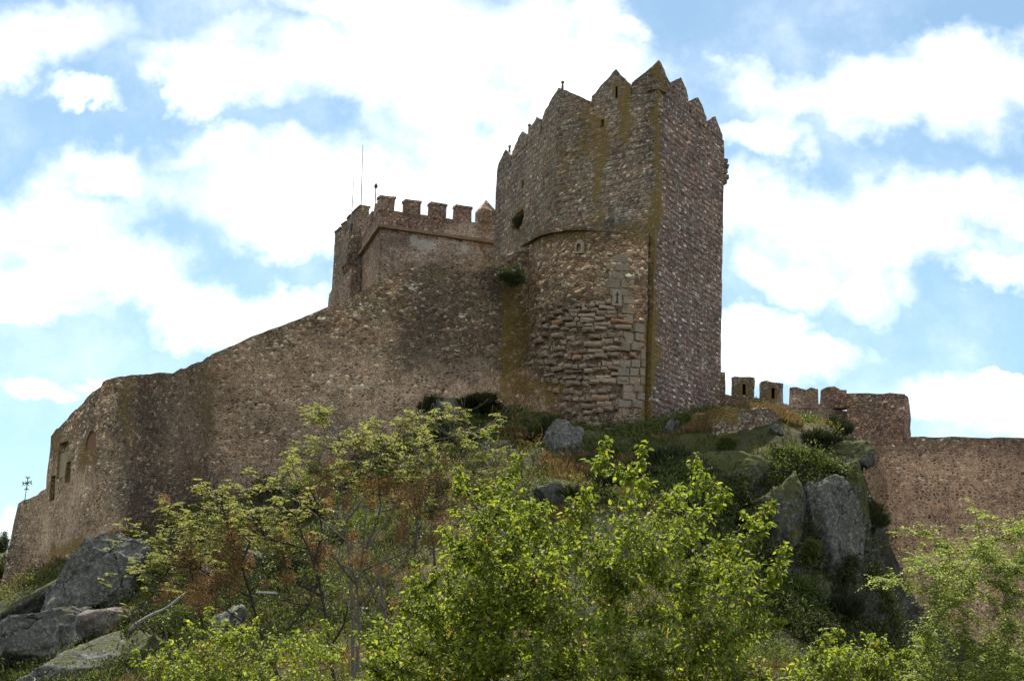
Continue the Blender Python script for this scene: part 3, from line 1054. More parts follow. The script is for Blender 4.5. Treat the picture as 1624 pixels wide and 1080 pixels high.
for (nm, me, m, lab) in wins:
    o = link(nm, me, m, tur)
    if lab:
        o['label'] = lab
lw = thing('low_wall', 'lower end wall of light speckled rubble below the corner turret, at the left edge', 'wall', at(30, 980, 115))
wall('wall', [(17, 117.0, 797, 1060), (44, 115.0, 786, 1060), (58, 114.0, 777, 1040), (72, 112.9, 768, 1020)], M_WALL, lw, thick=1.4, ds=0.32, lean=1.35)

# iron cross on the low wall
p = at(37, 786, 114.6)
ic = thing('iron_cross', 'small ornate iron cross on a thin rod standing on the low end wall', 'cross', p)
sx = 114.6 / 2850
tube_obj('rod', [[(p + Vector((0, .4, -.5)), .03), (p + Vector((0.05, .4, .6)), .025)]], M_IRON, ic)
c = p + Vector((0.06, .4, .85))
arms = [[(c + Vector((0, 0, -.4)), .035), (c + Vector((.02, 0, .4)), .035)], [(c + Vector((-.28, 0, -.02)), .035), (c + Vector((.28, 0, .06)), .035)]]
for d in (Vector((0, 0, .4)), Vector((-.28, 0, -.02)), Vector((.28, 0, .06)), Vector((0, 0, -.4))):
    for a in (-1, 1):
        sd = d.normalized().cross(Vector((0, 1, 0))) * a
        arms.append([(c + d * .8, .03), (c + d * .95 + sd * .1, .035), (c + d * 1.12 + sd * .1, .03)])
for a in (45, 135, 225, 315):
    arms.append([(c, .025), (c + Vector((math.cos(R(a)), 0, math.sin(R(a)))) * .24, .02)])
tube_obj('cross', arms, M_IRON, ic)

# ------------------------------------------------------------------ palace tower with square merlons
pal = thing('palace_tower', 'lower reddish tower with square merlons and a stone cornice, behind the long rampart', 'tower', at(680, 440, 136))
qF0, qF1, qL = at(603, 380, 135), at(800, 380, 139), at(569, 410, 146)
pF0, pF1, pL = [Vector((q.x, q.y, 0)) for q in (qF0, qF1, qL)]
zc = zat(pF0.x, pF0.y, 362)
zp = zat(pF0.x, pF0.y, 332)
zb = zat(pF0.x, pF0.y, 560)
tF, tL = (pF1 - pF0).normalized(), (pL - pF0).normalized()
nF, nL = Vector((tF.y, -tF.x, 0)), Vector((-tL.y, tL.x, 0))
pB1 = pF1 + tL * (pL - pF0).length
def solid(bm, poly, z0, z1):
    prism(bm, [Vector((p.x, p.y, z1)) for p in poly], [Vector((p.x, p.y, z0)) for p in poly])
quad = [pF0, pF1, pB1, pL]
def offs(d):
    return [pF0 + nF * d + nL * d, pF1 + nF * d, pB1, pL + nL * d]
def pal_x(co, px, py, s):
    if py > 368 and px > 606: s[2] = max(s[2], .4)
    w = 0
    for (x, y, rx, ry) in ((672, 388, 26, 12), (738, 394, 10, 16), (715, 384, 20, 6), (655, 380, 10, 14)):
        w = max(w, 1 - ((px - x) / rx) ** 2 - ((py - y) / ry) ** 2)
    s = s + [max(0, min(.8, w * 1.2))]
    if py < 345: s[0] = max(s[0], .35)
    return s
bm = bmesh.new(); solid(bm, quad, zb, zc); masonry('wall', bm, M_PAL, pal, .06, .3, pal_x)
bm = bmesh.new(); solid(bm, offs(.12), zc + .26, zp); masonry('parapet', bm, M_PAL, pal, .05, .4, pal_x)
bm = bmesh.new(); solid(bm, offs(.34), zc + .02, zc + .26); masonry('cornice', bm, M_CORN, pal, .05, .5)
for (a, b, ytop) in ((603, 626, 310.5), (643, 667, 317), (684, 708, 321.5), (724, 748, 326)):
    A, B = on_face(pF0 + nF * .12, pF1 + nF * .12, a, 330), on_face(pF0 + nF * .12, pF1 + nF * .12, b, 330)
    zt = zat(A.x, A.y, ytop + 1)
    bm = bmesh.new()
    solid(bm, [A + nF * .03, B + nF * .03, B - nF * .75, A - nF * .75], zp - .1, zt - .1)
    solid(bm, [A + nF * .09 - tF * .06, B + nF * .09 + tF * .06, B - nF * .8 + tF * .06, A - nF * .8 - tF * .06], zt - .1, zt + .1)
    masonry('merlon', bm, M_PAL, pal, .04, .35, pal_x)
LL = (pL - pF0).length
for k in range(4):
    s0 = 1.9 + k * 2.45
    a = pF0 + tL * s0 + nL * .12
    b = a + tL * 1.35
    zt = zp + (1.0 if k < 3 else .95)
    bm = bmesh.new()
    solid(bm, [a + nL * .03, b + nL * .03, b - nL * .75, a - nL * .75], zp - .1, zt)
    masonry('merlon', bm, M_PAL, pal, .04, .35, pal_x)
# pointed merlon next to the keep
pm = thing('pointed_turret', 'small stone pier with a pyramid cap, wedged between the reddish tower and the tallest tower', 'turret', at(773, 350, 138.2))
A, B = at(763, 345, 138.2), at(790, 345, 138.8)
t = Vector((B.x - A.x, B.y - A.y, 0)).normalized(); n = Vector((t.y, -t.x, 0))
zt, zpk = zat(A.x, A.y, 331), zat(A.x + .6, A.y, 312.5)
w = 1.25
bm = bmesh.new()
b4 = [A, A + t * w, A + t * w - n * w, A - n * w]
v0 = [bm.verts.new((p.x, p.y, zt - 4)) for p in b4]; v1 = [bm.verts.new((p.x, p.y, zt)) for p in b4]
m_ = sum(b4, Vector()) / 4
ap = bm.verts.new((m_.x, m_.y, zpk))
bm.faces.new(v0[::-1])
for k in range(4):
    bm.faces.new((v0[k], v0[(k + 1) % 4], v1[(k + 1) % 4], v1[k])); bm.faces.new((v1[k], v1[(k + 1) % 4], ap))
masonry('cap', bm, M_GREYW, pm, .03, .3)

# narrow grey watch tower behind, with a machicolated box
wt = thing('watch_tower', 'narrow grey tower with a jutting machicolation box, left of the reddish tower', 'tower', at(550, 470, 147))
gA, gB = at(570, 410, 144), at(529.5, 410, 153)
gA, gB = Vector((gA.x, gA.y, 0)), Vector((gB.x, gB.y, 0))
tG = (gA - gB).normalized(); nG = Vector((tG.y, -tG.x, 0))
zg0, zg1 = zat(gB.x, gB.y, 520), zat(gA.x, gA.y, 372)
bm = bmesh.new(); solid(bm, [gB, gA, gA - nG * 5, gB - nG * 5], zg0, zg1); masonry('wall', bm, M_GREYW, wt, .07, .5)
for (x0, x1, y1) in ((549, 569, 348), (541, 548, 359), (532, 540, 370)):
    a, b = on_face(gB, gA, x0, 372), on_face(gB, gA, x1, 372)
    zt = zat(a.x, a.y, y1)
    bm = bmesh.new(); solid(bm, [a + nG * .03, b + nG * .03, b - nG * .8, a - nG * .8], zg1 - .1, zt)
    solid(bm, [a + nG * .1, b + nG * .1, b - nG * .9, a - nG * .9], zt, zt + .12)
    masonry('merlon', bm, M_GREYW, wt, .05, .35)
# the box stands on the reddish tower's side of the face
P0 = on_face(gB, gA, 562, 376); P1 = on_face(gB, gA, 562, 424)
M = frame_on(P1, nG)
hh = P0.z - P1.z
bm = bmesh.new(); bm.from_mesh(boxm(M, -1.0, 1.1, -.9, .2, 0, hh)); mb = masonry('machicolation_box', bm, M_GREYW, wt, .05, .4)
for x in (-.85, 0, .8):
    bm = bmesh.new()
    prism(bm, [M @ Vector((x - .16, yy, z)) for yy, z in ((.2, 0), (-.85, 0), (-.8, -.35), (.2, -1.5))], [M @ Vector((x + .16, yy, z)) for yy, z in ((.2, 0), (-.85, 0), (-.8, -.35), (.2, -1.5))])
    masonry('corbel', bm, M_CORN, wt, .03, .4)
# raking buttress below the watch tower
a, b = on_face(gB, gA, 534, 468), on_face(gB, gA, 571, 425)
bm = bmesh.new()
prism(bm, [q + nG * .7 for q in (a, b, b - Vector((0, 0, 4)), a - Vector((0, 0, 4)))], [q - nG * .1 for q in (a, b, b - Vector((0, 0, 4)), a - Vector((0, 0, 4)))])
masonry('buttress', bm, M_PAL, wt, .06, .4)

# masts
for (x0, y0, x1, y1, Y, r, lab) in ((557, 348, 562, 268, 146, .045, 'shorter of two bare thin masts, rising from the narrow grey tower'), (571.5, 360, 575.5, 230, 147, .05, 'tallest thin mast beside the narrow grey tower')):
    a, b = at(x0, y0 + 6, Y), at(x1, y1, Y)
    mo = thing('antenna_mast', lab, 'mast', a, 'masts on the castle roofs')
    tube_obj('pole', [[(a - Vector((0, 0, 1.5)), r * 1.3), (a, r * 1.2), (a.lerp(b, .5), r), (b, r * .6)]], M_MAST, mo)
    tube_obj('socket', [[(a - Vector((0, 0, 1.2)), .12), (a + Vector((0, 0, .15)), .12)]], M_IRON, mo, 8)
a, b = at(594.5, 334, 141), at(596.5, 290, 141)
mo = thing('lightning_rod', 'short rod with a knob near its tip above the left corner of the reddish tower', 'rod', a, 'masts on the castle roofs')
tube_obj('pole', [[(a - Vector((0, 0, 1)), .06), (b, .045)]], M_IRON, mo)
k = a.lerp(b, .87)
tube_obj('knob', [[(k - Vector((0, 0, .22)), .05), (k - Vector((0, 0, .1)), .15), (k + Vector((0, 0, .1)), .15), (k + Vector((0, 0, .22)), .05)]], M_IRON, mo, 8)

# ------------------------------------------------------------------ ruined crenellated wall behind the knoll
rw = thing('crenellated_wall', 'low ruined wall with broken merlons behind the grassy knoll', 'wall', at(1240, 660, 122))
RS = [(1128, 122.5, 622, 700), (1160, 122.3, 626, 700), (1200, 122.1, 632, 710), (1250, 121.9, 640, 720), (1300, 121.7, 642, 740), (1350, 121.5, 655, 750)]
wall('wall', RS, M_RUIN, rw, thick=1.3, ds=.35, topamp=.1)


def rs_pt(px, py):
    for (a, b) in zip(RS[:-1], RS[1:]):
        if a[0] <= px <= b[0]:
            t = (px - a[0]) / (b[0] - a[0])
            d = at(b[0], py, b[1]) - at(a[0], py, a[1])
            return at(px, py, a[1] + (b[1] - a[1]) * t), Vector((d.y, -d.x, 0)).normalized()


for (x0, x1, pr, slit) in ((1137, 1149, [(0, 590), (1, 591)], 0), (1160, 1196, [(0, 599), (.15, 597), (1, 598.5)], 1), (1206, 1242, [(0, 605), (.3, 604), (1, 609)], 1), (1253, 1298, [(0, 615), (.2, 614), (.55, 618), (.7, 615), (1, 617)], 0), (1302, 1343, [(0, 619), (.25, 614), (.5, 613), (.8, 618), (1, 619)], 0)):
    xm = (x0 + x1) / 2
    A, n = rs_pt(x0, 640); B = rs_pt(min(x1, 1349), 640)[0]
    z0 = A.z - .3
    fr = [Vector((A.x, A.y, z0)), Vector((B.x, B.y, z0))]
    for (f, py) in reversed(pr):
        q = A.lerp(B, f)
        fr.append(Vector((q.x, q.y, zat(q.x, q.y, py))))
    bm = bmesh.new(); prism(bm, [p + n * .04 for p in fr], [p - n * .9 for p in fr])
    mo = masonry('merlon', bm, M_GREYW if xm < 1245 else M_RUIN, rw, .07, .3)
    if slit:
        P, n = rs_pt(xm + 2, 616 if xm < 1200 else 622)
        cut(mo, [boxm(frame_on(P, n), -.11, .11, -.5, .6, -.45, .3)], M_VOID)
rb = thing('ruined_turret', 'squat broken block of reddish rubble standing on the left end of the tan wall', 'turret', at(1395, 690, 113))
a, b, c = at(1343, 660, 119.5), at(1435, 660, 118.0), at(1443, 660, 121.5)
zt = [zat(a.x, a.y, 624), zat(b.x, b.y, 624)]
zl = zat(b.x, b.y, 730)
def rb_x(co, px, py, s):
    if py < 650: s[0] = max(s[0], .55 - (py - 620) * .012)
    return s
bm = bmesh.new()
pl = [Vector((a.x, a.y, 0)), Vector((b.x, b.y, 0)), Vector((c.x, c.y, 0)), Vector((a.x + 1, a.y + 4, 0))]
prism(bm, [Vector((p.x, p.y, z)) for p, z in zip(pl, (zt[0], zt[1], zt[1], zt[0]))], [Vector((p.x, p.y, zl)) for p in pl])
masonry('wall', bm, M_RUIN, rb, .13, .4, rb_x)

# ------------------------------------------------------------------ tan wall at the right
tan = thing('tan_wall', 'high tan rendered wall with dark pitted stones, right edge beyond the rocky knoll', 'wall', at(1480, 1050, 107))


def tan_x(co, px, py, s):
    if py < 735:
        s[2] -= .5 * (1 - (py - 692) / 45)
        s[0] = max(s[0], .25)
    return s


wall('wall', [(1335, 109.5, 690, 1130), (1440, 108.6, 692, 1130), (1624, 107.0, 694, 1160), (1760, 105.8, 697, 1180), (1900, 104.6, 700, 1180)], M_RIGHT, tan, thick=1.8, ds=.32, topamp=.05, extra=tan_x, batter=.9)


# ------------------------------------------------------------------ dry stone retaining wall on the knoll
ds_ = thing('dry_stone_wall', 'mossy dry stone retaining wall curving round the top of the grassy knoll', 'wall', at(1180, 670, 103.5))
DS = [(1098, 106.5, 662, 705), (1120, 104.3, 655, 712), (1150, 103.2, 648, 715), (1190, 102.8, 646, 712), (1225, 103.3, 652, 712), (1250, 104.6, 661, 710)]
def ds_x(co, px, py, s):
    if px < 1175 and py < 672: s[1] = max(s[1], .85)
    s[0] = max(s[0], .3)
    return s
wall('wall', DS, M_GREYW, ds_, thick=1.0, ds=.25, amp=.3, topamp=.25, extra=ds_x)


# ------------------------------------------------------------------ boulders
def rock_mesh(seed, dims, cuts=9, sub=5, amp=0.10, sq=0.62):
    rr = random.Random(seed)
    bm = bmesh.new()
    bmesh.ops.create_icosphere(bm, subdivisions=sub, radius=1)
    planes = []
    for _ in range(cuts):
        d = Vector((rr.gauss(0, 1), rr.gauss(0, 1), rr.gauss(0, 1))).normalized()
        planes.append((d, rr.uniform(sq, sq + .3)))
    off = Vector((seed * 3.7, seed * 1.3, seed * .7))
    for v in bm.verts:
        c = v.co.copy()
        c = Vector([math.copysign(abs(t) ** .72, t) for t in c])
        for d, h in planes:
            e = c.dot(d) - h
            if e > 0:
                c -= d * e * .96
        k = c + off
        q_ = mn.noise_vector(k * 1.1) * .18
        c += c.normalized() * (amp * fbm(k + q_, 1.3, 5) + amp * .5 * (mn.cell((k + q_) * 2.1) * .5 - .3) + amp * .55 * fbm(k, 5.5, 4))
        v.co = Vector((c.x * dims[0], c.y * dims[1], c.z * dims[2]))
    me = bpy.data.meshes.new('boulder')
    bm.to_mesh(me); bm.free()
    me.polygons.foreach_set('use_smooth', [True] * len(me.polygons))
    return me


def boulder(px, py, Y, wpx, hpx, depth, label, mat, seed, rot=(0, 0, 0), name='boulder', cat='rock', sink=0.0, cuts=13, sub=5, sq=.5, amp=.09):
    k = Y / FPX
    me = rock_mesh(seed, (wpx * k / 2 / .82, depth / 2, hpx * k / 2 / .82), cuts, sub, amp, sq)
    o = link(name, me, mat)
    o.location = at(px, py, Y)
    o.rotation_euler = (R(rot[0]), R(rot[1]), R(rot[2]))
    return tag(o, label, cat, 'granite boulders on the slope')


boulder(162, 925, 97.2, 196, 124, 7, 'largest grey lichen boulder, leaning slab right below the corner turret', M_ROCK, 3, (0, -36, 6), sub=6, cuts=16, sq=.48)
boulder(62, 1028, 94, 200, 140, 7, 'blunt grey boulder in the bottom left corner with a dark round hollow', M_ROCK, 8, (0, -25, 0), sub=6)
boulder(180, 1008, 94.5, 190, 84, 5, 'bare brownish rock ledge under the largest leaning slab', M_ROCKP, 15, (0, -30, 0))
boulder(60, 962, 98.5, 130, 50, 4, 'mossy rock shelf along the foot of the light speckled wall', M_ROCKM, 21, (0, -32, 0))
boulder(120, 1078, 88.0, 240, 110, 5, 'cracked grey rock at the bottom edge below the brownish ledge', M_ROCK, 27, (0, -20, 20))
boulder(232, 1058, 88, 80, 130, 5, 'dark upright rock at the bottom edge right of the cracked rock', M_ROCKM, 31, (0, 8, 0))
boulder(330, 925, 93.5, 50, 56, 2.5, 'small round grey boulder among the seedy saplings at left', M_ROCK, 35)
boulder(405, 890, 96, 50, 40, 3, 'low grey boulder half hidden by the pale leafy saplings', M_ROCK, 36)
boulder(365, 1000, 84, 60, 70, 3, 'grey boulder behind the leaning dark trunk', M_ROCK, 37)
boulder(702, 662, 110.2, 52, 66, 3, 'upright grey rock under the dark bush at the foot of the long wall', M_ROCK, 41)
boulder(888, 708, 106, 64, 84, 3.5, 'tall blue grey rock under the round bastion', M_ROCK, 44, (0, 6, 0))
boulder(1062, 688, 107.5, 32, 46, 1.8, 'small pale pointed rock at the foot of the tallest tower', M_ROCK, 47)
boulder(885, 786, 97, 70, 34, 3, 'flat grey rock in the dry grass below the blue grey rock', M_ROCK, 48)
boulder(1010, 880, 90, 80, 110, 4, 'bluish grey rock glimpsed through the bright green crown', M_ROCK, 49)
boulder(780, 720, 107, 90, 40, 4, 'brown earthy rock bank below the long wall and the bastion', M_ROCKP, 50)
boulder(940, 712, 108, 70, 50, 3, 'ochre mossy rubble lump at the foot of the round bastion', M_ROCKM, 59)
# the cliff of the knoll
boulder(1306, 845, 100.2, 116, 160, 6, 'broad lichen spotted cliff slab on the right side of the knoll', M_ROCK, 60, (0, 4, 0), sub=6, sq=.62, name='cliff_rock')
boulder(1222, 850, 99.6, 84, 180, 6, 'narrower cliff block left of the cleft in the knoll', M_ROCKM, 61, (0, 3, 0), sub=6, sq=.62, name='cliff_rock')
boulder(1275, 970, 98.4, 160, 150, 6, 'dark mossy lower cliff rock under the lichen spotted slab', M_ROCKM, 62, (0, 0, 0), sub=6, name='cliff_rock')
boulder(1350, 872, 102.6, 50, 240, 5, 'dark mossy cliff edge next to the tan wall', M_ROCKM, 63, (0, -5, 0), sub=6, sq=.72, name='cliff_rock')
boulder(1205, 950, 96, 90, 150, 6, 'shadowy cliff rock beside the right rim of the bright green tree', M_ROCKM, 64, sub=6, name='cliff_rock')
boulder(1382, 1000, 104, 50, 150, 3, 'brown mossy rock foot touching the base of the tan wall', M_ROCKM, 65, (0, -14, 0), name='cliff_rock')
boulder(1150, 770, 100, 130, 90, 5, 'mossy rock bank on the left flank of the knoll', M_ROCKM, 66, name='cliff_rock')
boulder(1325, 735, 104, 100, 70, 5, 'mossy rock cap of the knoll under the grey broom bushes', M_ROCKM, 67, name='cliff_rock')
for i, (px, py, w, h, lab) in enumerate(((1200, 716, 16, 12, 'small pale stone right under the dry stone wall'), (1206, 733, 20, 15, 'pale stone in the middle of the knoll slope'), (1232, 752, 34, 18, 'long pale stone above the narrow cliff block'), (1260, 768, 28, 15, 'pale stone on the brink of the cleft'), (1180, 742, 15, 11, 'small pale stone left of the middle knoll stone'), (1232, 682, 24, 18, 'pale stone at the right end of the dry stone wall'))):
    boulder(px, py, 101.2, w, h, .7, lab, M_ROCK, 80 + i, (0, random.uniform(-15, 15), 0), name='stone', cat='stone', sub=3)


# ------------------------------------------------------------------ leaves
def leaf_mesh(name, pos, dirs, nrm, ln, wd, fold=0.25):
    """pos, dirs, nrm: (n,3) arrays; each leaf a folded kite of four triangles' outline"""
    pos, dirs, nrm = map(np.asarray, (pos, dirs, nrm))
    n = len(pos)
    ln, wd = np.broadcast_to(ln, n)[:, None], np.broadcast_to(wd, n)[:, None]
    d = dirs / (np.linalg.norm(dirs, axis=1, keepdims=True) + 1e-9)
    side = np.cross(d, nrm)
    side /= (np.linalg.norm(side, axis=1, keepdims=True) + 1e-9)
    up = np.cross(side, d)
    V = np.empty((n, 6, 3))
    V[:, 0] = pos
    V[:, 1] = pos + d * ln * .35 + side * wd * .5 + up * wd * fold
    V[:, 2] = pos + d * ln * .75 + side * wd * .36 + up * wd * fold * .6 - up * ln * .05
    V[:, 3] = pos + d * ln - up * ln * .16
    V[:, 4] = pos + d * ln * .75 - side * wd * .36 + up * wd * fold * .6 - up * ln * .05
    V[:, 5] = pos + d * ln * .35 - side * wd * .5 + up * wd * fold
    b = (np.arange(n) * 6)[:, None]
    F = np.concatenate([b + np.array([0, 1, 2, 3]), b + np.array([0, 3, 4, 5])], 1).reshape(-1)
    me = bpy.data.meshes.new(name)
    me.vertices.add(n * 6)
    me.vertices.foreach_set('co', V.ravel())
    me.loops.add(n * 8)
    me.loops.foreach_set('vertex_index', F.astype(np.int32))
    me.polygons.add(n * 2)
    me.polygons.foreach_set('loop_start', np.arange(n * 2, dtype=np.int32) * 4)
    me.update(calc_edges=True)
    me.validate()
    return me


def unit(n):
    v = rng.normal(size=(n, 3))
    return v / np.linalg.norm(v, axis=1, keepdims=True)


def in_poly(x, y, P):
    c = False
    for i in range(len(P)):
        (x1, y1), (x2, y2) = P[i], P[i - 1]
        if (y1 > y) != (y2 > y) and x < (x2 - x1) * (y - y1) / (y2 - y1) + x1:
            c = not c
    return c


def bez(a, b, c, n):
    return [a * (1 - t) ** 2 + b * 2 * t * (1 - t) + c * t * t for t in [i / n for i in range(n + 1)]]


def elm(name, label, basepx, Y, tips, poly, nfill, leaf, mat, bark, seed, dspread=2.0, twig=(.25, .6), dens=1.0, cat='tree', group=None, leafw=.6, r0=.12, shoot=0.55):
    """upright broad-leaved tree: limbs fork towards leafy shoots that end inside an uneven outline"""
    rr = random.Random(seed)
    b = at(basepx, 1080, Y)
    base = Vector((b.x, Y, float(ground([b.x], [Y])[0]) - .2))
    root = thing(name, label, cat, base, group)
    T = []
    for (px, py) in tips:
        T.append((at(px, py, Y + rr.uniform(-.5, .3) * dspread), True))
    xs, ys = [p[0] for p in poly], [p[1] for p in poly]
    while nfill > 0:
        px, py = rr.uniform(min(xs), max(xs)), rr.uniform(min(ys), max(ys))
        if in_poly(px, py, poly):
            T.append((at(px, py, Y + rr.uniform(-1, 1) * dspread), False))
            nfill -= 1
    crownh = max(t[0].z for t in T) - base.z
    nodes = [base + Vector((rr.uniform(-.05, .05), 0, crownh * .10 * i)) for i in range(4)]
    paths = [[(p, r0 * (1 - .12 * i)) for i, p in enumerate(nodes)]]
    NR = [(p, r0 * .6, 0) for p in nodes[1:]]
    T.sort(key=lambda t: (t[0] - nodes[-1]).length)
    pos, dirs, nr, ln = [], [], [], []
    for (tip, special) in T:
        best, bs = None, 1e9
        for (q, r, dep) in NR:
            d = tip - q
            if d.z < .25 * d.length - .1:
                continue
            sc = d.length + (0 if d.length > .5 else 1.0)
            if sc < bs:
                best, bs = (q, r, dep), sc
        if best is None:
            best = min(NR, key=lambda u: (u[0] - tip).length)
        q, r, dep = best
        d = tip - q
        mid = q + Vector((d.x * .62, d.y * .62, d.z * .38)) + Vector([rr.uniform(-.08, .08) * d.length for _ in range(3)])
        if special:
            mid = Vector((tip.x * .93 + q.x * .07, tip.y, q.z + d.z * .3))
        pts = bez(q, mid, tip, 7)
        rs = [max(.006, r * .75 * (1 - i / 7) + .006 * i / 7) for i in range(8)]
        paths.append(list(zip(pts, rs)))
        for i in (3, 5):
            NR.append((pts[i], rs[i], dep + 1))
        # leafy twigs along the outer part
        L = d.length
        reach = min(L, shoot * 2.2 if not special else shoot * 3.4)
        k = int(reach * (46 if not special else 60) * dens)
        for _ in range(k):
            f = 1 - rr.random() * reach / L
            x = f * 7
            i = min(6, int(x))
            c = pts[i].lerp(pts[i + 1], x - i)
            out = Vector((rr.gauss(0, 1), rr.gauss(0, 1), rr.gauss(.25, .6))).normalized()
            tl = rr.uniform(*twig) * (1 - .55 * max(0, (f - .6) / .4)) * (.5 if special else 1)
            e = c + out * tl + Vector((0, 0, .1 * tl))
            if tl > .2 and rr.random() < .35:
                paths.append([(c, .006), (c.lerp(e, .5) + Vector((0, 0, .03)), .005), (e, .003)])
            for _ in range(rr.choice((2, 3, 3, 4))):
                g_ = c.lerp(e, rr.random())
                ld = (out * .6 + Vector((rr.gauss(0, .7), rr.gauss(0, .7), rr.gauss(-.55, .5))))
                pos.append(g_); dirs.append(ld)
                nr.append(Vector((rr.gauss(0, .45), rr.gauss(-.15, .45), 1)))
                ln.append(leaf * rr.choice((rr.uniform(.4, .8), rr.uniform(.8, 1.45))))
    ln = np.array(ln)
    tube_obj('trunk', paths, bark, root, 5)
    me = leaf_mesh('crown', [tuple(p) for p in pos], [tuple(p) for p in dirs], [tuple(p) for p in nr], ln, ln * leafw)
    link('crown', me, mat, root)
    return root, len(pos)


# central bright green trees
tips1 = [(960, 697), (945, 735), (1024, 706), (1022, 745), (975, 740), (1104, 724), (1112, 745), (1150, 775), (1225, 797), (1215, 830), (1185, 815), (1245, 862), (1075, 765), (1060, 785), (1172, 850), (1232, 905), (1205, 950), (930, 770), (905, 790), (1000, 790), (1130, 760), (1240, 985), (890, 830)]
poly1 = [(830, 1100), (850, 900), (890, 830), (940, 790), (985, 815), (1040, 795), (1090, 775), (1130, 790), (1165, 850), (1205, 880), (1190, 960), (1240, 1010), (1260, 1100)]
r1 = elm('elm_tree', 'bright green leafy tree right of centre with upright shoots, in front of the knoll', 1010, 33, tips1, poly1, 200, .10, L_ELM, M_BARKG, 5, 1.9, group='young trees in front of the castle hill')
tips2 = [(826, 720), (800, 748), (815, 765), (840, 790), (720, 808), (705, 835), (770, 770), (735, 860), (665, 895), (650, 920), (690, 905), (730, 740), (728, 770), (760, 825), (600, 985), (570, 1000), (640, 960), (870, 800)]
poly2 = [(560, 1100), (600, 1020), (650, 940), (700, 880), (735, 830), (790, 790), (830, 770), (870, 830), (880, 900), (870, 1100)]
r2 = elm('elm_tree', 'bright green leafy tree at bottom centre, left half of the dense pair of crowns', 760, 34, tips2, poly2, 185, .10, L_ELM, M_BARKD, 6, 1.9, group='young trees in front of the castle hill')
tips3 = [(1330, 995), (1305, 1005), (1378, 1005), (1285, 1030), (1345, 1020), (1400, 1015), (1270, 1060), (1440, 1030)]
poly3 = [(1225, 1110), (1270, 1055), (1310, 1030), (1370, 1030), (1430, 1040), (1470, 1110)]
r3 = elm('elm_tree', 'low green treetop at the bottom edge under the dark cliff', 1340, 36, tips3, poly3, 70, .1, L_ELM, M_BARKG, 7, 1.5, group='young trees in front of the castle hill')
tips4 = [(215, 1030), (240, 1045), (300, 985), (330, 960), (370, 1010), (410, 975), (470, 1000), (520, 985), (265, 1010), (440, 1030)]
poly4 = [(190, 1110), (215, 1055), (280, 1010), (340, 985), (420, 1000), (500, 1005), (560, 1020), (600, 1110)]
r4 = elm('sapling_thicket', 'small leaved yellow green thicket along the bottom left below the seedy saplings', 400, 46, tips4, poly4, 120, .10, L_ELM, M_BARKG, 8, 2.2, cat='shrub', dens=.62)


# right feathery tree
def feathery(name, label, basepx, Y, tips, poly, nfill, seed, mat, bark, rach=(.16, .32), lf=.066, per=11, dspread=1.6, group=None, tuft=6):
    rr = random.Random(seed)
    b = at(basepx, 1080, Y)
    base = Vector((b.x, Y, float(ground([b.x], [Y])[0]) - .2))
    root = thing(name, label, 'tree', base, group)
    T = [at(px, py, Y + rr.uniform(-.6, .3) * dspread) for px, py in tips]
    xs, ys = [p[0] for p in poly], [p[1] for p in poly]
    while nfill > 0:
        px, py = rr.uniform(min(xs), max(xs)), rr.uniform(min(ys), max(ys))
        if in_poly(px, py, poly):
            T.append(at(px, py, Y + rr.uniform(-1, 1) * dspread)); nfill -= 1
    H = max(t.z for t in T) - base.z
    nodes = [base + Vector((.08 * i, 0, H * .13 * i)) for i in range(4)]
    paths = [[(p, .1 * (1 - .12 * i)) for i, p in enumerate(nodes)]]
    NR = [(p, .07) for p in nodes[1:]]
    T.sort(key=lambda t: (t - nodes[-1]).length)
    pos, dirs, nr, ln = [], [], [], []
    for tip in T:
        q, r = min(NR, key=lambda u: (u[0] - tip).length + (2 if u[0].z > tip.z else 0))
        d = tip - q
        pts = bez(q, q + Vector((d.x * .55, d.y * .55, d.z * .45)) + Vector([rr.uniform(-.1, .1) * d.length for _ in range(3)]), tip, 6)
        rs = [max(.006, r * .75 * (1 - i / 6) + .006) for i in range(7)]
        paths.append(list(zip(pts, rs)))
        NR += [(pts[3], rs[3]), (pts[5], rs[5])]
        L = d.length
        for _ in range(int(min(L, 1.2) * 20) + 4):
            f = 1 - rr.random() * min(1, 1.1 / L)
            x = f * 6; i = min(5, int(x)); c = pts[i].lerp(pts[i + 1], x - i)
            o = Vector((rr.gauss(0, 1), rr.gauss(0, 1), rr.gauss(.2, .5))).normalized()
            rl = rr.uniform(*rach) * 1.5
            for k in range(per):
                t = (k + 1) / per
                g_ = c + o * rl * t + Vector((0, 0, -.25 * rl * t * t))
                sd = o.cross(Vector((0, 0, 1))).normalized() * (1 if k % 2 else -1)
                pos.append(g_); dirs.append(sd + o * .4 + Vector((0, 0, rr.uniform(-.5, .2))))
                nr.append(Vector((rr.gauss(0, .4), rr.gauss(0, .4), 1))); ln.append(lf * rr.uniform(.7, 1.3))
    ln = np.array(ln)
    tube_obj('trunk', paths, bark, root, 5)
    link('crown', leaf_mesh('crown', [tuple(p) for p in pos], [tuple(p) for p in dirs], [tuple(p) for p in nr], ln, ln * .5), mat, root)
    return root, len(pos)


r5 = feathery('feathery_tree', 'green feathery leaved tree at the bottom right in front of the tan wall', 1560, 37,
              [(1545, 802), (1560, 815), (1425, 845), (1470, 830), (1405, 920), (1385, 918), (1620, 825), (1590, 850), (1530, 850), (1500, 860), (1440, 900), (1460, 935), (1600, 835), (1480, 1000)],
              [(1400, 1110), (1450, 1020), (1470, 950), (1440, 880), (1490, 845), (1540, 860), (1600, 840), (1660, 840), (1680, 1110)], 210, 21, L_ROB, M_BARKG)


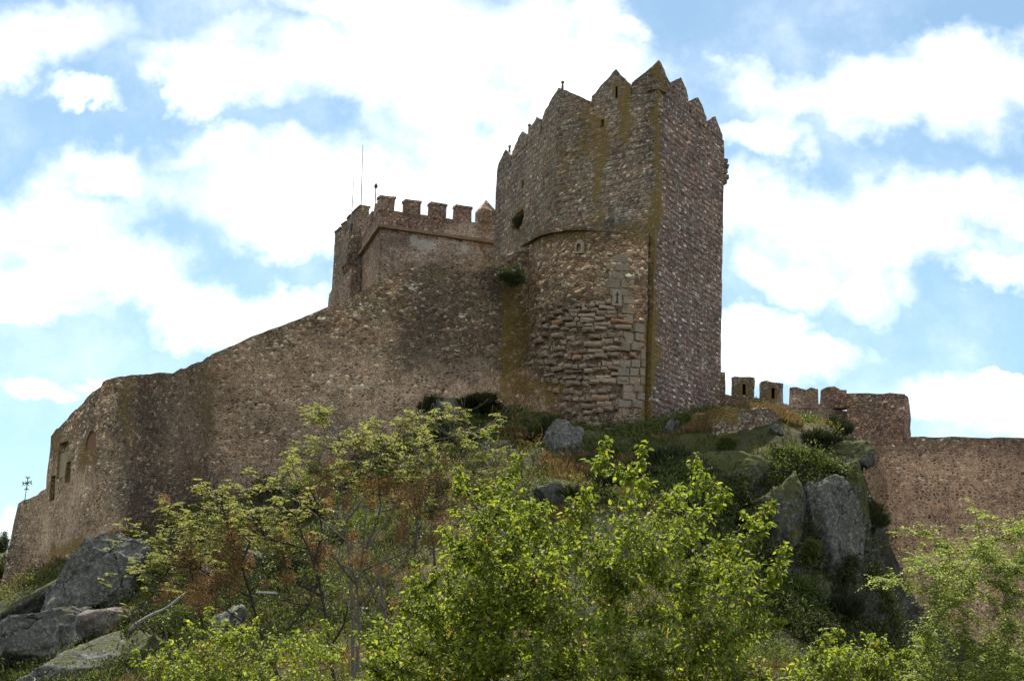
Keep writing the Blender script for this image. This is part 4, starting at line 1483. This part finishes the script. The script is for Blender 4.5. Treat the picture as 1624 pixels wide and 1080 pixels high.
# tree-of-heaven saplings with pale tufts and brown seed bunches (left middle)
def tufted(label, Y, stems, tuft_pts, seed_pts, seed, bark, group, tr=.027):
    rr = random.Random(seed)
    b = at(stems[0][0][0], 1080, Y)
    base = Vector((b.x, Y, float(ground([b.x], [Y])[0]) - .2))
    root = thing('tufted_tree', label, 'tree', base, group)
    paths, NR = [], []
    for k, st in enumerate(stems):
        w = [at(x, y, Y + (0 if k == 0 else rr.uniform(-.6, .6))) for x, y in st]
        if k == 0:
            w = [base] + w
        dense = []
        for a, c in zip(w[:-1], w[1:]):
            for t in (0, .34, .67):
                dense.append(a.lerp(c, t) + Vector([rr.uniform(-.02, .02) for _ in range(3)]))
        dense.append(w[-1])
        r0 = tr * (2.3 if k == 0 else 1.25)
        n = len(dense)
        paths.append([(p, r0 * (1 - .72 * i / (n - 1)) + .008) for i, p in enumerate(dense)])
        NR += [(p, r0 * (1 - .72 * i / (n - 1))) for i, p in enumerate(dense) if i > 2 or k]
    pos, dirs, nr, ln = [], [], [], []
    tuft_pts = [q for (x, y, sc) in tuft_pts for q in [(x, y, sc)] + [(x + rr.gauss(0, 30), y + rr.uniform(-22, 70), sc * rr.uniform(.35, .75)) for _ in range(3)]]
    for (px, py, sc) in tuft_pts:
        tip = at(px, py, Y + rr.uniform(-1, 1))
        q, r = min(NR, key=lambda u: (u[0] - tip).length + (3 if u[0].z > tip.z - .1 else 0))
        d = tip - q
        pts = bez(q, q + Vector((d.x * .65, d.y * .65, d.z * .35)), tip, 5)
        rs = [max(.012, min(r * .7, .03) * (1 - i / 5) + .012) for i in range(6)]
        paths.append(list(zip(pts, rs)))
        NR += [(pts[3], rs[3])]
        for _ in range(int(rr.uniform(13, 21) * sc)):
            a = rr.uniform(0, 2 * math.pi)
            el = rr.uniform(-.1, 1.0)
            o = Vector((math.cos(a), math.sin(a), el)).normalized()
            rl = rr.uniform(.25, .55) * (.6 + .4 * sc)
            st = tip - Vector((0, 0, rr.uniform(0, .35)))
            per = 9
            for k in range(per):
                t = (k + 1.5) / (per + .5)
                g_ = st + o * rl * t + Vector((0, 0, -.30 * rl * t * t))
                sd = o.cross(Vector((0, 0, 1))).normalized() * (1 if k % 2 else -1)
                pos.append(g_); dirs.append(sd + o * .5 + Vector((0, 0, rr.uniform(-.5, .1))))
                nr.append(Vector((rr.gauss(0, .4), rr.gauss(0, .4), 1))); ln.append(.12 * rr.uniform(.7, 1.3))
    for _ in range(190):
        q, r = rr.choice(NR)
        e = q + Vector((rr.gauss(0, .5), rr.gauss(0, .3), rr.uniform(.3, 1.3)))
        paths.append([(p_, max(.006, .012 * (1 - i / 4))) for i, p_ in enumerate(bez(q, q + Vector(((e.x - q.x) * .8, (e.y - q.y) * .8, (e.z - q.z) * .3)), e, 4))])
    tube_obj('trunk', paths, bark, root, 5)
    ln = np.array(ln)
    link('crown', leaf_mesh('crown', [tuple(p) for p in pos], [tuple(p) for p in dirs], [tuple(p) for p in nr], ln, ln * .45), L_AIL, root)
    seed_pts = [q for (x, y, a_, b_) in seed_pts for q in [(x, y, a_, b_)] + [(x + rr.gauss(0, 26), y + rr.gauss(0, 26), a_ * .6, b_ * .6) for _ in range(2)]]
    for (px, py, rx, ry) in seed_pts:
        c = at(px, py, Y + rr.uniform(-.8, .8))
        k = Y / FPX
        n = int(rx * ry * .95)
        u = unit(n) * (rng.random(n) ** .5)[:, None]
        P_ = np.array(c) + u * np.array((rx * k, rx * k, ry * k)) * .95
        D_ = unit(n) + np.array((0, 0, -.6))
        L_ = rng.uniform(.05, .1, n)
        link('seed_sprays', leaf_mesh('seed_sprays', P_, D_, unit(n), L_, L_ * .38), L_SEED, root)
    return root


GT = 'saplings with brown seed bunches on the slope'
tufted('leaning dark trunked sapling with brown seeds, nearest the corner turret', 56,
       [[(446, 1085), (415, 1010), (396, 938), (364, 842), (352, 800)], [(413, 1005), (370, 975), (345, 960), (318, 902)], [(396, 945), (350, 925), (318, 903)], [(382, 895), (405, 840), (412, 800)], [(412, 1000), (360, 1030), (280, 1050)], [(318, 903), (270, 870), (240, 850)]],
       [(250, 850, .8), (270, 818, 1), (322, 770, 1), (352, 775, 1.0), (378, 800, .9), (395, 775, .6), (300, 830, .8), (282, 868, .8), (232, 905, .6), (345, 850, .6), (420, 820, .8), (440, 800, .7), (262, 880, .6), (310, 880, .6)],
       [(368, 860, 20, 30), (300, 890, 34, 26), (322, 945, 32, 34), (372, 910, 16, 40), (345, 1050, 34, 22), (250, 1055, 22, 16)], 31, M_BARKD, GT)
tufted('forked grey sapling with orange brown seeds below the middle of the long wall', 58,
       [[(566, 1085), (570, 1000), (567, 935), (574, 880), (582, 805)], [(567, 930), (540, 895), (520, 875), (530, 830)], [(568, 925), (555, 900), (528, 890)], [(574, 905), (610, 890), (650, 870), (672, 840)], [(574, 880), (590, 850), (604, 800), (600, 760)], [(570, 960), (600, 925), (640, 900)]],
       [(512, 645, 1), (500, 662, .8), (574, 685, 1.1), (590, 672, 1), (640, 665, 1.1), (655, 655, .8), (500, 735, .8), (545, 730, .7), (620, 710, 1), (610, 740, .8), (560, 700, .8), (655, 700, .7), (460, 715, .6), (675, 690, .6), (480, 740, .7), (600, 820, .6), (620, 790, .5)],
       [(586, 772, 24, 28), (518, 780, 16, 38), (640, 770, 28, 20), (612, 770, 14, 22), (570, 885, 18, 22), (600, 900, 14, 12), (628, 955, 14, 12)], 32, M_BARKG, GT)
tufted('slender multi stemmed sapling with few leaves, just left of the forked grey sapling', 54,
       [[(530, 1085), (520, 1010), (512, 950), (498, 890), (472, 830)], [(512, 945), (480, 930), (455, 910)], [(505, 920), (490, 960), (455, 1000)], [(524, 1030), (545, 990), (552, 960)], [(498, 890), (512, 850), (505, 800)]],
       [(470, 808, .8), (455, 860, .6), (410, 805, .9), (430, 835, .7), (505, 790, .6), (415, 850, .6), (440, 880, .5)],
       [(446, 850, 18, 30), (505, 870, 20, 26), (455, 915, 18, 16), (515, 1040, 16, 14)], 33, M_BARKD, GT)
tufted('grey stemmed sapling with rusty seeds left of the bright green crowns', 57,
       [[(606, 1085), (612, 1000), (610, 960), (600, 905), (640, 840)], [(610, 965), (590, 930), (574, 905)], [(604, 930), (640, 890), (656, 860), (668, 830)], [(658, 880), (662, 820), (655, 770)], [(690, 900), (684, 840), (690, 790)]],
       [(700, 735, .8), (715, 700, .9), (740, 680, .9), (770, 678, .8), (725, 650, .8), (690, 660, .7), (745, 745, .7), (705, 780, .7), (650, 740, .7), (680, 720, .8), (760, 720, .5)],
       [(655, 790, 30, 34), (700, 815, 24, 30), (740, 775, 16, 30), (680, 770, 22, 22), (880, 905, 16, 20), (640, 830, 14, 20)], 34, M_BARKG, GT)
tufted('pale leaved thin sapling reaching highest against the long wall', 66,
       [[(560, 1000), (556, 900), (548, 830), (540, 760), (516, 690)], [(548, 830), (590, 770), (604, 720)], [(540, 770), (500, 740), (478, 728)], [(556, 900), (610, 830), (650, 760), (668, 700)], [(552, 860), (480, 800), (440, 765)]],
       [(512, 662, .9), (530, 700, .7), (575, 700, .8), (606, 690, .9), (640, 690, .9), (668, 680, .8), (480, 716, .8), (455, 745, .8), (430, 760, .7), (620, 735, .7), (585, 735, .7), (690, 720, .7)],
       [(540, 745, 20, 24), (630, 790, 22, 22), (500, 780, 18, 24)], 35, M_BARKG, GT)
tufted('short bushy sapling in front of the turret corner', 60,
       [[(330, 1085), (322, 1000), (310, 930), (292, 870), (300, 830)], [(310, 930), (270, 890), (248, 860)], [(318, 960), (350, 900), (362, 850)]],
       [(270, 840, .8), (300, 815, .9), (335, 800, .9), (365, 790, .8), (250, 870, .7), (320, 850, .7), (350, 830, .7), (285, 905, .6)],
       [(300, 870, 20, 24), (345, 880, 18, 24), (270, 930, 20, 20)], 36, M_BARKD, GT)


# ------------------------------------------------------------------ shrubs, herbs
def shrub_mesh(kind, seed):
    rr = np.random.default_rng(seed)
    if kind == 'broom':
        n = 2600
        a = rr.uniform(0, 2 * np.pi, n)
        rad = np.sqrt(rr.random(n))
        cc = rr.normal(0, .38, (9, 3)); ci = rr.integers(0, 9, n)
        p0 = np.stack([np.cos(a) * rad * .75, np.sin(a) * rad * .75, rr.uniform(-.6, .45, n) * (1.0 - .5 * rad)], 1)
        d = np.stack([np.cos(a) * rad * .8 + rr.normal(0, .25, n), np.sin(a) * rad * .8 + rr.normal(0, .25, n), np.ones(n)], 1)
        p0 = p0 * .55 + cc[ci] * np.array((1, 1, .5)) - np.array((0, 0, .2))
        return leaf_mesh('foliage', p0, d, rr.normal(size=(n, 3)), rr.uniform(.25, .6, n), .03)
    n = 4200
    cl = rr.normal(size=(26, 3)); cl /= np.linalg.norm(cl, axis=1, keepdims=True); cl *= rr.uniform(.35, .8, (26, 1))
    idx = rr.integers(0, 26, n)
    p = cl[idx] + rr.normal(0, .17, (n, 3))
    return leaf_mesh('foliage', p, rr.normal(size=(n, 3)) + p * .7, rr.normal(size=(n, 3)) + np.array((0, 0, 1)), rr.uniform(.07, .15, n), .06)


def stems(seed):
    rr = random.Random(seed)
    P = []
    for _ in range(9):
        a = rr.uniform(0, 6.28)
        e = Vector((math.cos(a) * .6, math.sin(a) * .6, rr.uniform(0, .6)))
        P.append([(Vector((0, 0, -1.0)), .035), (e * .4 - Vector((0, 0, .35)), .025), (e, .008)])
    V, F = tubes(P, 5)
    return mesh('stem', V, F, True)


SM = {(k, s): shrub_mesh(k, s) for k in ('broom', 'leafy') for s in (1, 2, 3)}
ST = {s: stems(s) for s in (1, 2, 3)}
for m in ST.values():
    m.materials.append(M_BARKD)
FM = {}


def shrub(px, py, Y, wpx, hpx, label, kind='leafy', mat=L_DARK, seed=1, name='shrub', cat='shrub', group='wild shrubs on the castle hill'):
    k = Y / FPX
    c = at(px, py, Y)
    root = thing(name, label, cat, c, group)
    root.scale = (wpx * k / 2, max(wpx, hpx) * k / 2 * .8, hpx * k / 2)
    root.rotation_euler.z = random.uniform(0, 6.28)
    key = (kind, seed, mat.name)
    if key not in FM:
        m = SM[(kind, seed)].copy(); m.materials.clear(); m.materials.append(mat); FM[key] = m
    link('foliage', FM[key], None, root, True)
    link('stem', ST[seed], None, root, True)
    return root


shrub(811, 436, 113.6, 56, 44, 'dark green bush growing out of the wall beside the round bastion', 'leafy', L_DARK, 1)
shrub(821, 353, on_face(kD, kC, 821, 353).y - .2, 20, 26, 'small dark bush in a hole high on the left face of the tallest tower', 'leafy', L_DARK, 2)
shrub(686, 645, 110.0, 42, 46, 'dark bush left of the upright grey rock below the long wall', 'broom', L_DARK, 1)
shrub(757, 642, 110.6, 90, 40, 'wide dark green bush right of the upright grey rock below the long wall', 'broom', L_DARK, 2)
shrub(545, 760, 105, 80, 90, 'large dark bush behind the forked sapling at the foot of the long wall', 'broom', L_DARK, 3)
shrub(490, 780, 102, 120, 60, 'spreading green bush behind the slender sapling', 'leafy', L_MID, 3)
shrub(420, 775, 105, 70, 50, 'olive bush at the foot of the long wall near the turret', 'leafy', L_DARK, 1)
shrub(300, 850, 99, 80, 60, 'dark green bush above the leaning slab', 'leafy', L_DARK, 2)
shrub(255, 905, 96.5, 60, 60, 'deep green bush at the right rim of the leaning slab', 'leafy', L_MID, 1)
shrub(170, 1003, 93.5, 50, 30, 'low bright herb clump under the leaning slab', 'leafy', L_MID, 2)
shrub(650, 850, 94, 80, 60, 'green bush behind the rusty seeded sapling', 'leafy', L_MID, 3)
shrub(700, 690, 107, 90, 50, 'mid green bush under the wide dark bush', 'leafy', L_DARK, 3)
shrub(860, 690, 107, 50, 70, 'dark twiggy bush left of the blue grey rock', 'broom', L_DARK, 2)
shrub(1075, 745, 103.5, 130, 90, 'large grey green broom bush on the slope under the tallest tower', 'broom', L_BROOM, 1)
shrub(1010, 770, 100.5, 120, 70, 'grey green broom below the large broom bush', 'broom', L_BROOM, 2)
shrub(930, 790, 98, 120, 50, 'low grey green broom left of the other brooms', 'broom', L_BROOM, 3)
shrub(1120, 690, 105, 60, 40, 'yellow green bush left of the dry stone wall', 'leafy', L_MID, 1)
shrub(1155, 705, 102.0, 50, 34, 'yellow green bush under the middle of the dry stone wall', 'leafy', L_MID, 2)
shrub(1190, 770, 100.2, 70, 60, 'bluish broom tuft above the narrow cliff block', 'broom', L_BROOM, 3)
shrub(1295, 702, 104.0, 90, 50, 'grey green broom right of the dry stone wall', 'broom', L_BROOM, 1)
shrub(1330, 682, 107, 50, 56, 'taller thin broom in front of the ruined turret', 'broom', L_BROOM, 2)
shrub(1345, 715, 104.3, 60, 60, 'grey broom at the left end of the tan wall', 'broom', L_BROOM, 3)
shrub(1262, 722, 101.2, 100, 30, 'low green bush over the cleft of the knoll', 'leafy', L_MID, 3)
shrub(1345, 765, 102.0, 60, 60, 'dark bush hanging over the lichen spotted slab', 'leafy', L_DARK, 1)
shrub(1220, 900, 94.5, 60, 70, 'dark bluish bush at the foot of the narrow cliff block', 'leafy', L_DARK, 2)
shrub(1395, 945, 103.2, 50, 50, 'dark brown bush against the base of the tan wall', 'broom', L_DARK, 3)
shrub(1290, 1000, 93, 90, 60, 'shadowed bush below the dark lower cliff', 'leafy', L_DARK, 1)
shrub(1352, 800, 101, 40, 50, 'small dark bush on the right shoulder of the lichen spotted slab', 'leafy', L_DARK, 3)
shrub(1360, 1000, 100, 60, 50, 'dark bush in the gully left of the tan wall base', 'leafy', L_DARK, 2)
shrub(100, 955, 98.5, 70, 26, 'bright mossy herb strip on top of the bottom left boulder', 'leafy', L_MID, 3)
shrub(30, 985, 98.5, 60, 30, 'greyish bush at the foot of the light speckled wall', 'broom', L_DARK, 1)
shrub(770, 790, 98, 70, 50, 'dark bush in the hollow left of the tallest green shoot', 'leafy', L_DARK, 2)

for i_, (px, py, Y, w, h, mt, sd, kd, lab) in enumerate((
        (1250, 800, 97.6, 44, 50, L_DARK, 1, 'leafy', 'dark bush wedged in the upper end of the cliff cleft'),
        (1335, 905, 98.2, 80, 60, L_DARK, 2, 'leafy', 'dark ivy bush at the right foot of the lichen spotted slab'),
        (1262, 930, 95.4, 70, 50, L_MID, 3, 'leafy', 'mid green bush at the lower end of the cliff cleft'),
        (1190, 830, 96.4, 80, 60, L_BROOM, 1, 'broom', 'grey broom bush beside the narrow cliff block'),
        (1160, 790, 98.0, 90, 60, L_DARK, 3, 'leafy', 'dark bush on the mossy rock bank'),
        (1130, 740, 101.0, 90, 50, L_MID, 1, 'leafy', 'green bush above the mossy rock bank'),
        (1215, 745, 100.4, 60, 40, L_DARK, 2, 'leafy', 'dark low bush between the pale stones of the knoll'),
        (1300, 745, 101.4, 110, 40, L_MID, 1, 'leafy', 'moss green bush crowning the lichen spotted slab'),
        (1290, 870, 97.0, 40, 34, L_MID, 2, 'leafy', 'small fern like bush clinging to the lichen spotted slab'),
        (1372, 820, 101.6, 34, 70, L_DARK, 1, 'broom', 'dark hanging bush along the upper edge of the tan wall base'),
        (1340, 960, 97.0, 90, 70, L_BROOM, 2, 'broom', 'bluish bush in the shade under the cliff'),
        (1255, 1010, 92.0, 80, 60, L_DARK, 3, 'leafy', 'dark bush just above the low green treetop'),
        (0, 905, 121, 60, 60, L_DARK, 1, 'leafy', 'dark bush beyond the corner of the low end wall'),
        (345, 820, 104.5, 90, 60, L_MID, 2, 'leafy', 'green bush at the inner angle of turret and long wall'),
        (600, 745, 107.5, 120, 60, L_DARK, 3, 'leafy', 'dark bush behind the brown seed bunches of the forked sapling'),
        (655, 715, 108.5, 80, 60, L_MID, 1, 'leafy', 'olive bush below the upright grey rock'),
        (740, 700, 108, 70, 40, L_BROOM, 2, 'broom', 'grey broom on the earthy bank below the long wall'),
        (820, 690, 108, 60, 60, L_DRY, 3, 'broom', 'straw coloured bush below the round bastion'),
        (440, 830, 101, 120, 70, L_DARK, 1, 'leafy', 'dark bush on the slope left of the spreading green bush'),
        (560, 850, 97, 130, 70, L_MID, 3, 'leafy', 'green bush halfway down the slope behind the forked sapling'),
        (350, 890, 97, 100, 60, L_MID, 1, 'leafy', 'green bush near the small round grey boulder'),
        (470, 910, 92, 120, 70, L_DARK, 2, 'leafy', 'dark bush on the slope behind the slender sapling'),
        (660, 930, 88, 130, 80, L_DARK, 3, 'leafy', 'dark bush left of the bright green crowns'),
        (280, 990, 90, 90, 60, L_MID, 2, 'leafy', 'green bush above the yellow green thicket'),
        (1372, 905, 102.2, 44, 50, L_MID, 3, 'leafy', 'mossy green bush halfway up the edge of the tan wall base'),
        (1400, 1010, 102.6, 60, 60, L_DARK, 3, 'leafy', 'dark bush at the lowest visible foot of the tan wall'),
        (1245, 870, 97.4, 34, 60, L_DARK, 1, 'broom', 'dark plant hanging in the middle of the cliff cleft'),
        (1190, 880, 95.0, 60, 60, L_MID, 1, 'leafy', 'green bush between the narrow cliff block and the bright green tree'),
        (1320, 775, 100.8, 70, 26, L_MID, 2, 'leafy', 'moss cushion on the top edge of the lichen spotted slab'))):
    shrub(px, py, Y, w, h, lab, kd, mt, sd)

# far dark tree beyond the low wall
for (px, py, w, h, s, lab) in ((2, 862, 30, 44, 1, 'distant dark tree at the left edge beyond the low wall'), (-16, 880, 40, 50, 2, 'second distant dark tree just cut by the left edge')):
    Y = 165
    k = Y / FPX
    c = at(px, py, Y)
    gz = float(ground([c.x], [Y])[0])
    t_ = thing('distant_tree', lab, 'tree', (c.x, Y, gz))
    m = SM[('leafy', s)].copy(); m.materials.clear(); m.materials.append(L_DARK)
    m.transform(Matrix.Translation((0, 0, c.z - gz)) @ Matrix.Diagonal((w * k / 2, w * k / 2, h * k / 2, 1)))
    link('crown', m, None, t_, True)
    V, F = tubes([[(Vector((0, 0, -.3)), .25), (Vector((0, 0, c.z - gz)), .1)]], 6)
    link('trunk', mesh('trunk', V, F, True), M_BARKD, t_, True)

# fallen pale log and a white board
a, b = at(205, 1000, 89), at(296, 940, 91)
pts = [(a.lerp(b, t) + Vector((0, 0, .10 * math.sin(t * 7))), .12 - .06 * t + .02 * math.sin(t * 17)) for t in [i / 9 for i in range(10)]]
V, F = tubes(pts and [pts], 9)
lg = link('fallen_log', mesh('fallen_log', V, F, True), M_LOG)
tag(lg, 'bleached fallen trunk lying on the slope right of the boulders', 'log')
p = at(421, 939, 82)
bd = link('white_board', boxm(frame_on(p, Vector((-.15, -1, 0))), -.42, .42, -.1, .5, -.045, .045, 'white_board'), M_PLANK)
tag(bd, 'short white board lying among the bushes behind the leaning sapling', 'board')

# ------------------------------------------------------------------ grass (uncountable)
def grass(name, n, lo, hi, L, mat, dens=None, wd=.03, seed=4):
    rr = np.random.default_rng(seed)
    X, Y = rr.uniform(lo[0], hi[0], n), rr.uniform(lo[1], hi[1], n)
    if dens is not None:
        keepm = dens(X, Y)
        X, Y = X[keepm], Y[keepm]
    n = len(X)
    Z = groundz(X, Y)
    per = 5
    P_ = np.repeat(np.stack([X, Y, Z - .05], 1), per, 0) + rr.normal(0, .09, (n * per, 3)) * np.array((1, 1, 0))
    D_ = np.stack([rr.normal(0, .45, n * per), rr.normal(0, .45, n * per), np.ones(n * per)], 1)
    ln = rr.uniform(L[0], L[1], n * per)
    o = link(name, leaf_mesh(name, P_, D_, rr.normal(size=(n * per, 3)), ln, wd), mat)
    tag(o, kind='stuff')
    return o


o = grass('grass', 22000, (-42, 68), (48, 118), (.15, .5), L_GRASS, lambda X, Y: np.array([mn.fractal(Vector((x * .13, y * .13, 5)), 1, 2, 3) > -.25 for x, y in zip(X, Y)]), wd=.035)
kc = at(1180, 640, 105)
o2 = grass('dry_grass', 20000, (at(1070, 650, 104).x, 100), (at(1275, 650, 104).x, 112), (.2, .48), L_DRY, lambda X, Y: ((X - kc.x) / 3.6) ** 2 + ((Y - 105.8) / 2.2) ** 2 < 1, .025, 9)
o3 = grass('dry_grass', 7000, (at(860, 760, 99).x, 94), (at(1020, 760, 99).x, 104), (.2, .5), L_DRY, lambda X, Y: np.array([mn.fractal(Vector((x * .3, y * .3, 2)), 1, 2, 3) > 0 for x, y in zip(X, Y)]), .025, 10)

def undergrowth(name, mat, n, lo, hi, thr, off, L, wd, h, seed, region=None):
    rr = np.random.default_rng(seed)
    X, Y = rr.uniform(lo[0], hi[0], n), rr.uniform(lo[1], hi[1], n)
    k = np.array([mn.fractal(Vector((x * .22 + off, y * .22, 1)), 1, 2, 4) > thr for x, y in zip(X, Y)])
    k &= ~(((X - kc.x) / 4.8) ** 2 + ((Y - 104.2) / 4.4) ** 2 < 1)
    X, Y = X[k], Y[k]
    Z = groundz(X, Y)
    per = 46
    n = len(X)
    c = np.repeat(np.stack([X, Y, Z], 1), per, 0)
    sz = np.repeat(rr.uniform(.5, 1.2, n), per)[:, None]
    d = rr.normal(size=(n * per, 3)) * np.array((.42, .42, .3)) * sz
    d[:, 2] = np.abs(d[:, 2]) * h
    ln = rr.uniform(L[0], L[1], n * per)
    dr = rr.normal(size=(n * per, 3)) + np.array((0, 0, .8)) + d
    o = link(name, leaf_mesh(name, c + d, dr, rr.normal(size=(n * per, 3)) + np.array((0, 0, .8)), ln, wd), mat)
    tag(o, kind='stuff')


undergrowth('undergrowth', L_MID, 4200, (-38, 72), (42, 112), -.02, 0, (.1, .24), .09, 1.0, 41)
undergrowth('undergrowth', L_DARK, 3600, (-38, 72), (42, 112), .06, 31, (.1, .26), .08, 1.3, 42)
undergrowth('undergrowth', L_DARK, 900, (-27, 78), (-9, 98), -1, 31, (.1, .26), .08, 1.2, 45)
undergrowth('undergrowth', L_MID, 700, (-27, 78), (-9, 98), -.1, 3, (.1, .24), .08, 1.0, 46)
undergrowth('undergrowth', L_DARK, 1100, (9, 92), (22, 104), -1, 31, (.1, .26), .08, 1.0, 47)
undergrowth('undergrowth', L_MID, 800, (9, 92), (22, 104), -.1, 3, (.1, .24), .08, .9, 48)
undergrowth('dry_undergrowth', L_DRY, 1500, (-38, 72), (42, 112), .2, 57, (.2, .5), .025, 1.2, 43)

# ------------------------------------------------------------------ sky and sun
SUN_AZ, SUN_EL = R(-6), R(58)   # azimuth from +Y, negative to the left
world = bpy.data.worlds.new('World')
scene.world = world
world.use_nodes = True
wt_ = world.node_tree
wt_.nodes.clear()
g = G.__new__(G)
g.t = wt_
dirv = g.n('ShaderNodeTexCoord').outputs['Generated']
sep = g.n('ShaderNodeSeparateXYZ'); g.put(sep.inputs[0], dirv)
dx, dy, dz = sep.outputs
yy = g.math('MAXIMUM', dy, 0.05)
u, v = g.math('DIVIDE', dx, yy), g.math('DIVIDE', dz, yy)
cmb = g.n('ShaderNodeCombineXYZ'); g.put(cmb.inputs[0], u); g.put(cmb.inputs[1], v)
uvs = cmb.outputs[0]
wp = g.vmath('SUBTRACT', g.noise(uvs, 14, 5, .6).outputs['Color'], (.5, .5, .5))
wp2 = g.vmath('SUBTRACT', g.noise(uvs, 50, 5, .65).outputs['Color'], (.5, .5, .5))
uvw = g.vmath('ADD', g.vmath('ADD', uvs, g.vmath('SCALE', wp, s=.075)), g.vmath('SCALE', wp2, s=.016))
CL = [(60, 60, 150, 62), (-20, 110, 110, 40), (350, 115, 150, 42), (300, 140, 90, 30), (560, 75, 260, 62), (720, 60, 260, 90), (850, 110, 180, 95), (740, 170, 180, 60), (950, 60, 70, 60), (1010, 80, 40, 26), (640, 130, 160, 40), (130, 165, 60, 18), (560, 10, 170, 26),
      (480, 290, 230, 78), (620, 300, 170, 95), (360, 230, 110, 42), (740, 260, 120, 70), (480, 370, 120, 36), (60, 350, 110, 55), (160, 270, 90, 40), (120, 440, 190, 70), (60, 490, 90, 30), (260, 480, 170, 45), (400, 470, 140, 40), (330, 510, 90, 30), (480, 455, 60, 22),
      (1350, 150, 200, 55), (1480, 150, 190, 60), (1510, 85, 90, 45), (1210, 130, 80, 45), (1620, 130, 90, 60), (1200, 210, 90, 30), (1240, 330, 130, 62), (1340, 360, 160, 76), (1520, 320, 180, 55), (1450, 380, 130, 45), (1360, 440, 60, 50), (1240, 430, 70, 44), (1600, 440, 90, 30), (1190, 520, 70, 30),
      (1250, 570, 130, 36), (1550, 650, 150, 46), (70, 610, 56, 18), (170, 596, 60, 12), (-5, 825, 22, 24), (1600, 600, 60, 12)]
dens = None
for (px, py, rx, ry) in CL:
    d = FW * FPX + RT * (px - CX) - UP * (py - CY)
    cu, cv = d.x / d.y, d.z / d.y
    q = g.vmath('MULTIPLY', g.vmath('SUBTRACT', uvw, (cu, cv, 0)), (FPX / rx, FPX / ry, 0))
    l = g.math('SUBTRACT', 1.0, g.vmath('LENGTH', q))
    dens = l if dens is None else g.math('SMOOTH_MAX', dens, l, 0.22)
nz1 = g.noise(uvs, 24, 8, .54).outputs[0]
dn = g.math('ADD', dens, g.math('MULTIPLY', g.math('SUBTRACT', nz1, .5), 1.9))
mask = g.math('MAXIMUM', g.rng(dn, -0.05, 0.85), g.rng(dn, -0.55, 0.6, 0.0, 0.5))
# rest of the sky (not in the photograph): broken cloud
gen = g.rng(g.noise(dirv, 3.2, 7, .6).outputs[0], .42, .62)
veil = g.rng(g.noise(uvs, 9, 7, .65).outputs[0], .40, .9, 0.0, .35)
back = g.rng(dy, .75, .9)
mask = g.fmix(back, gen, g.math('MAXIMUM', mask, veil))
sky = g.n('ShaderNodeTexSky', sky_type='NISHITA', sun_disc=False)
sky.sun_elevation, sky.sun_rotation = SUN_EL, SUN_AZ
sky.air_density, sky.dust_density, sky.ozone_density = 1.0, 0.6, 1.5
b1 = g.n('ShaderNodeBackground'); g.put(b1.inputs[0], g.mix(1.0, sky.outputs[0], (.93, 1.06, 1.0), 'MULTIPLY')); b1.inputs[1].default_value = 0.075
b2 = g.n('ShaderNodeBackground'); g.put(b2.inputs[0], g.mix(g.rng(g.noise(uvs, 17, 6, .6).outputs[0], .35, .7), (1, .99, .975), (.70, .74, .80))); b2.inputs[1].default_value = 1.25
mx = g.n('ShaderNodeMixShader'); g.put(mx.inputs[0], mask)
wt_.links.new(b1.outputs[0], mx.inputs[1]); wt_.links.new(b2.outputs[0], mx.inputs[2])
wo = g.n('ShaderNodeOutputWorld'); wt_.links.new(mx.outputs[0], wo.inputs[0])

sl = bpy.data.lights.new('sun', 'SUN')
sl.energy, sl.angle, sl.color = 5.0, R(.53), (1, .94, .86)
so_ = bpy.data.objects.new('sun', sl)
sd_ = Vector((math.sin(SUN_AZ) * math.cos(SUN_EL), math.cos(SUN_AZ) * math.cos(SUN_EL), math.sin(SUN_EL)))
so_.rotation_euler = sd_.to_track_quat('Z', 'Y').to_euler()
so_.location = (0, 0, 60)
COL.objects.link(so_)

vs_ = scene.view_settings
vs_.view_transform, vs_.look, vs_.exposure, vs_.gamma, vs_.use_curve_mapping = 'Standard', 'None', 0.85, 1.0, False
print('leaves', r1[1], r2[1], r3[1], r4[1], r5[1])
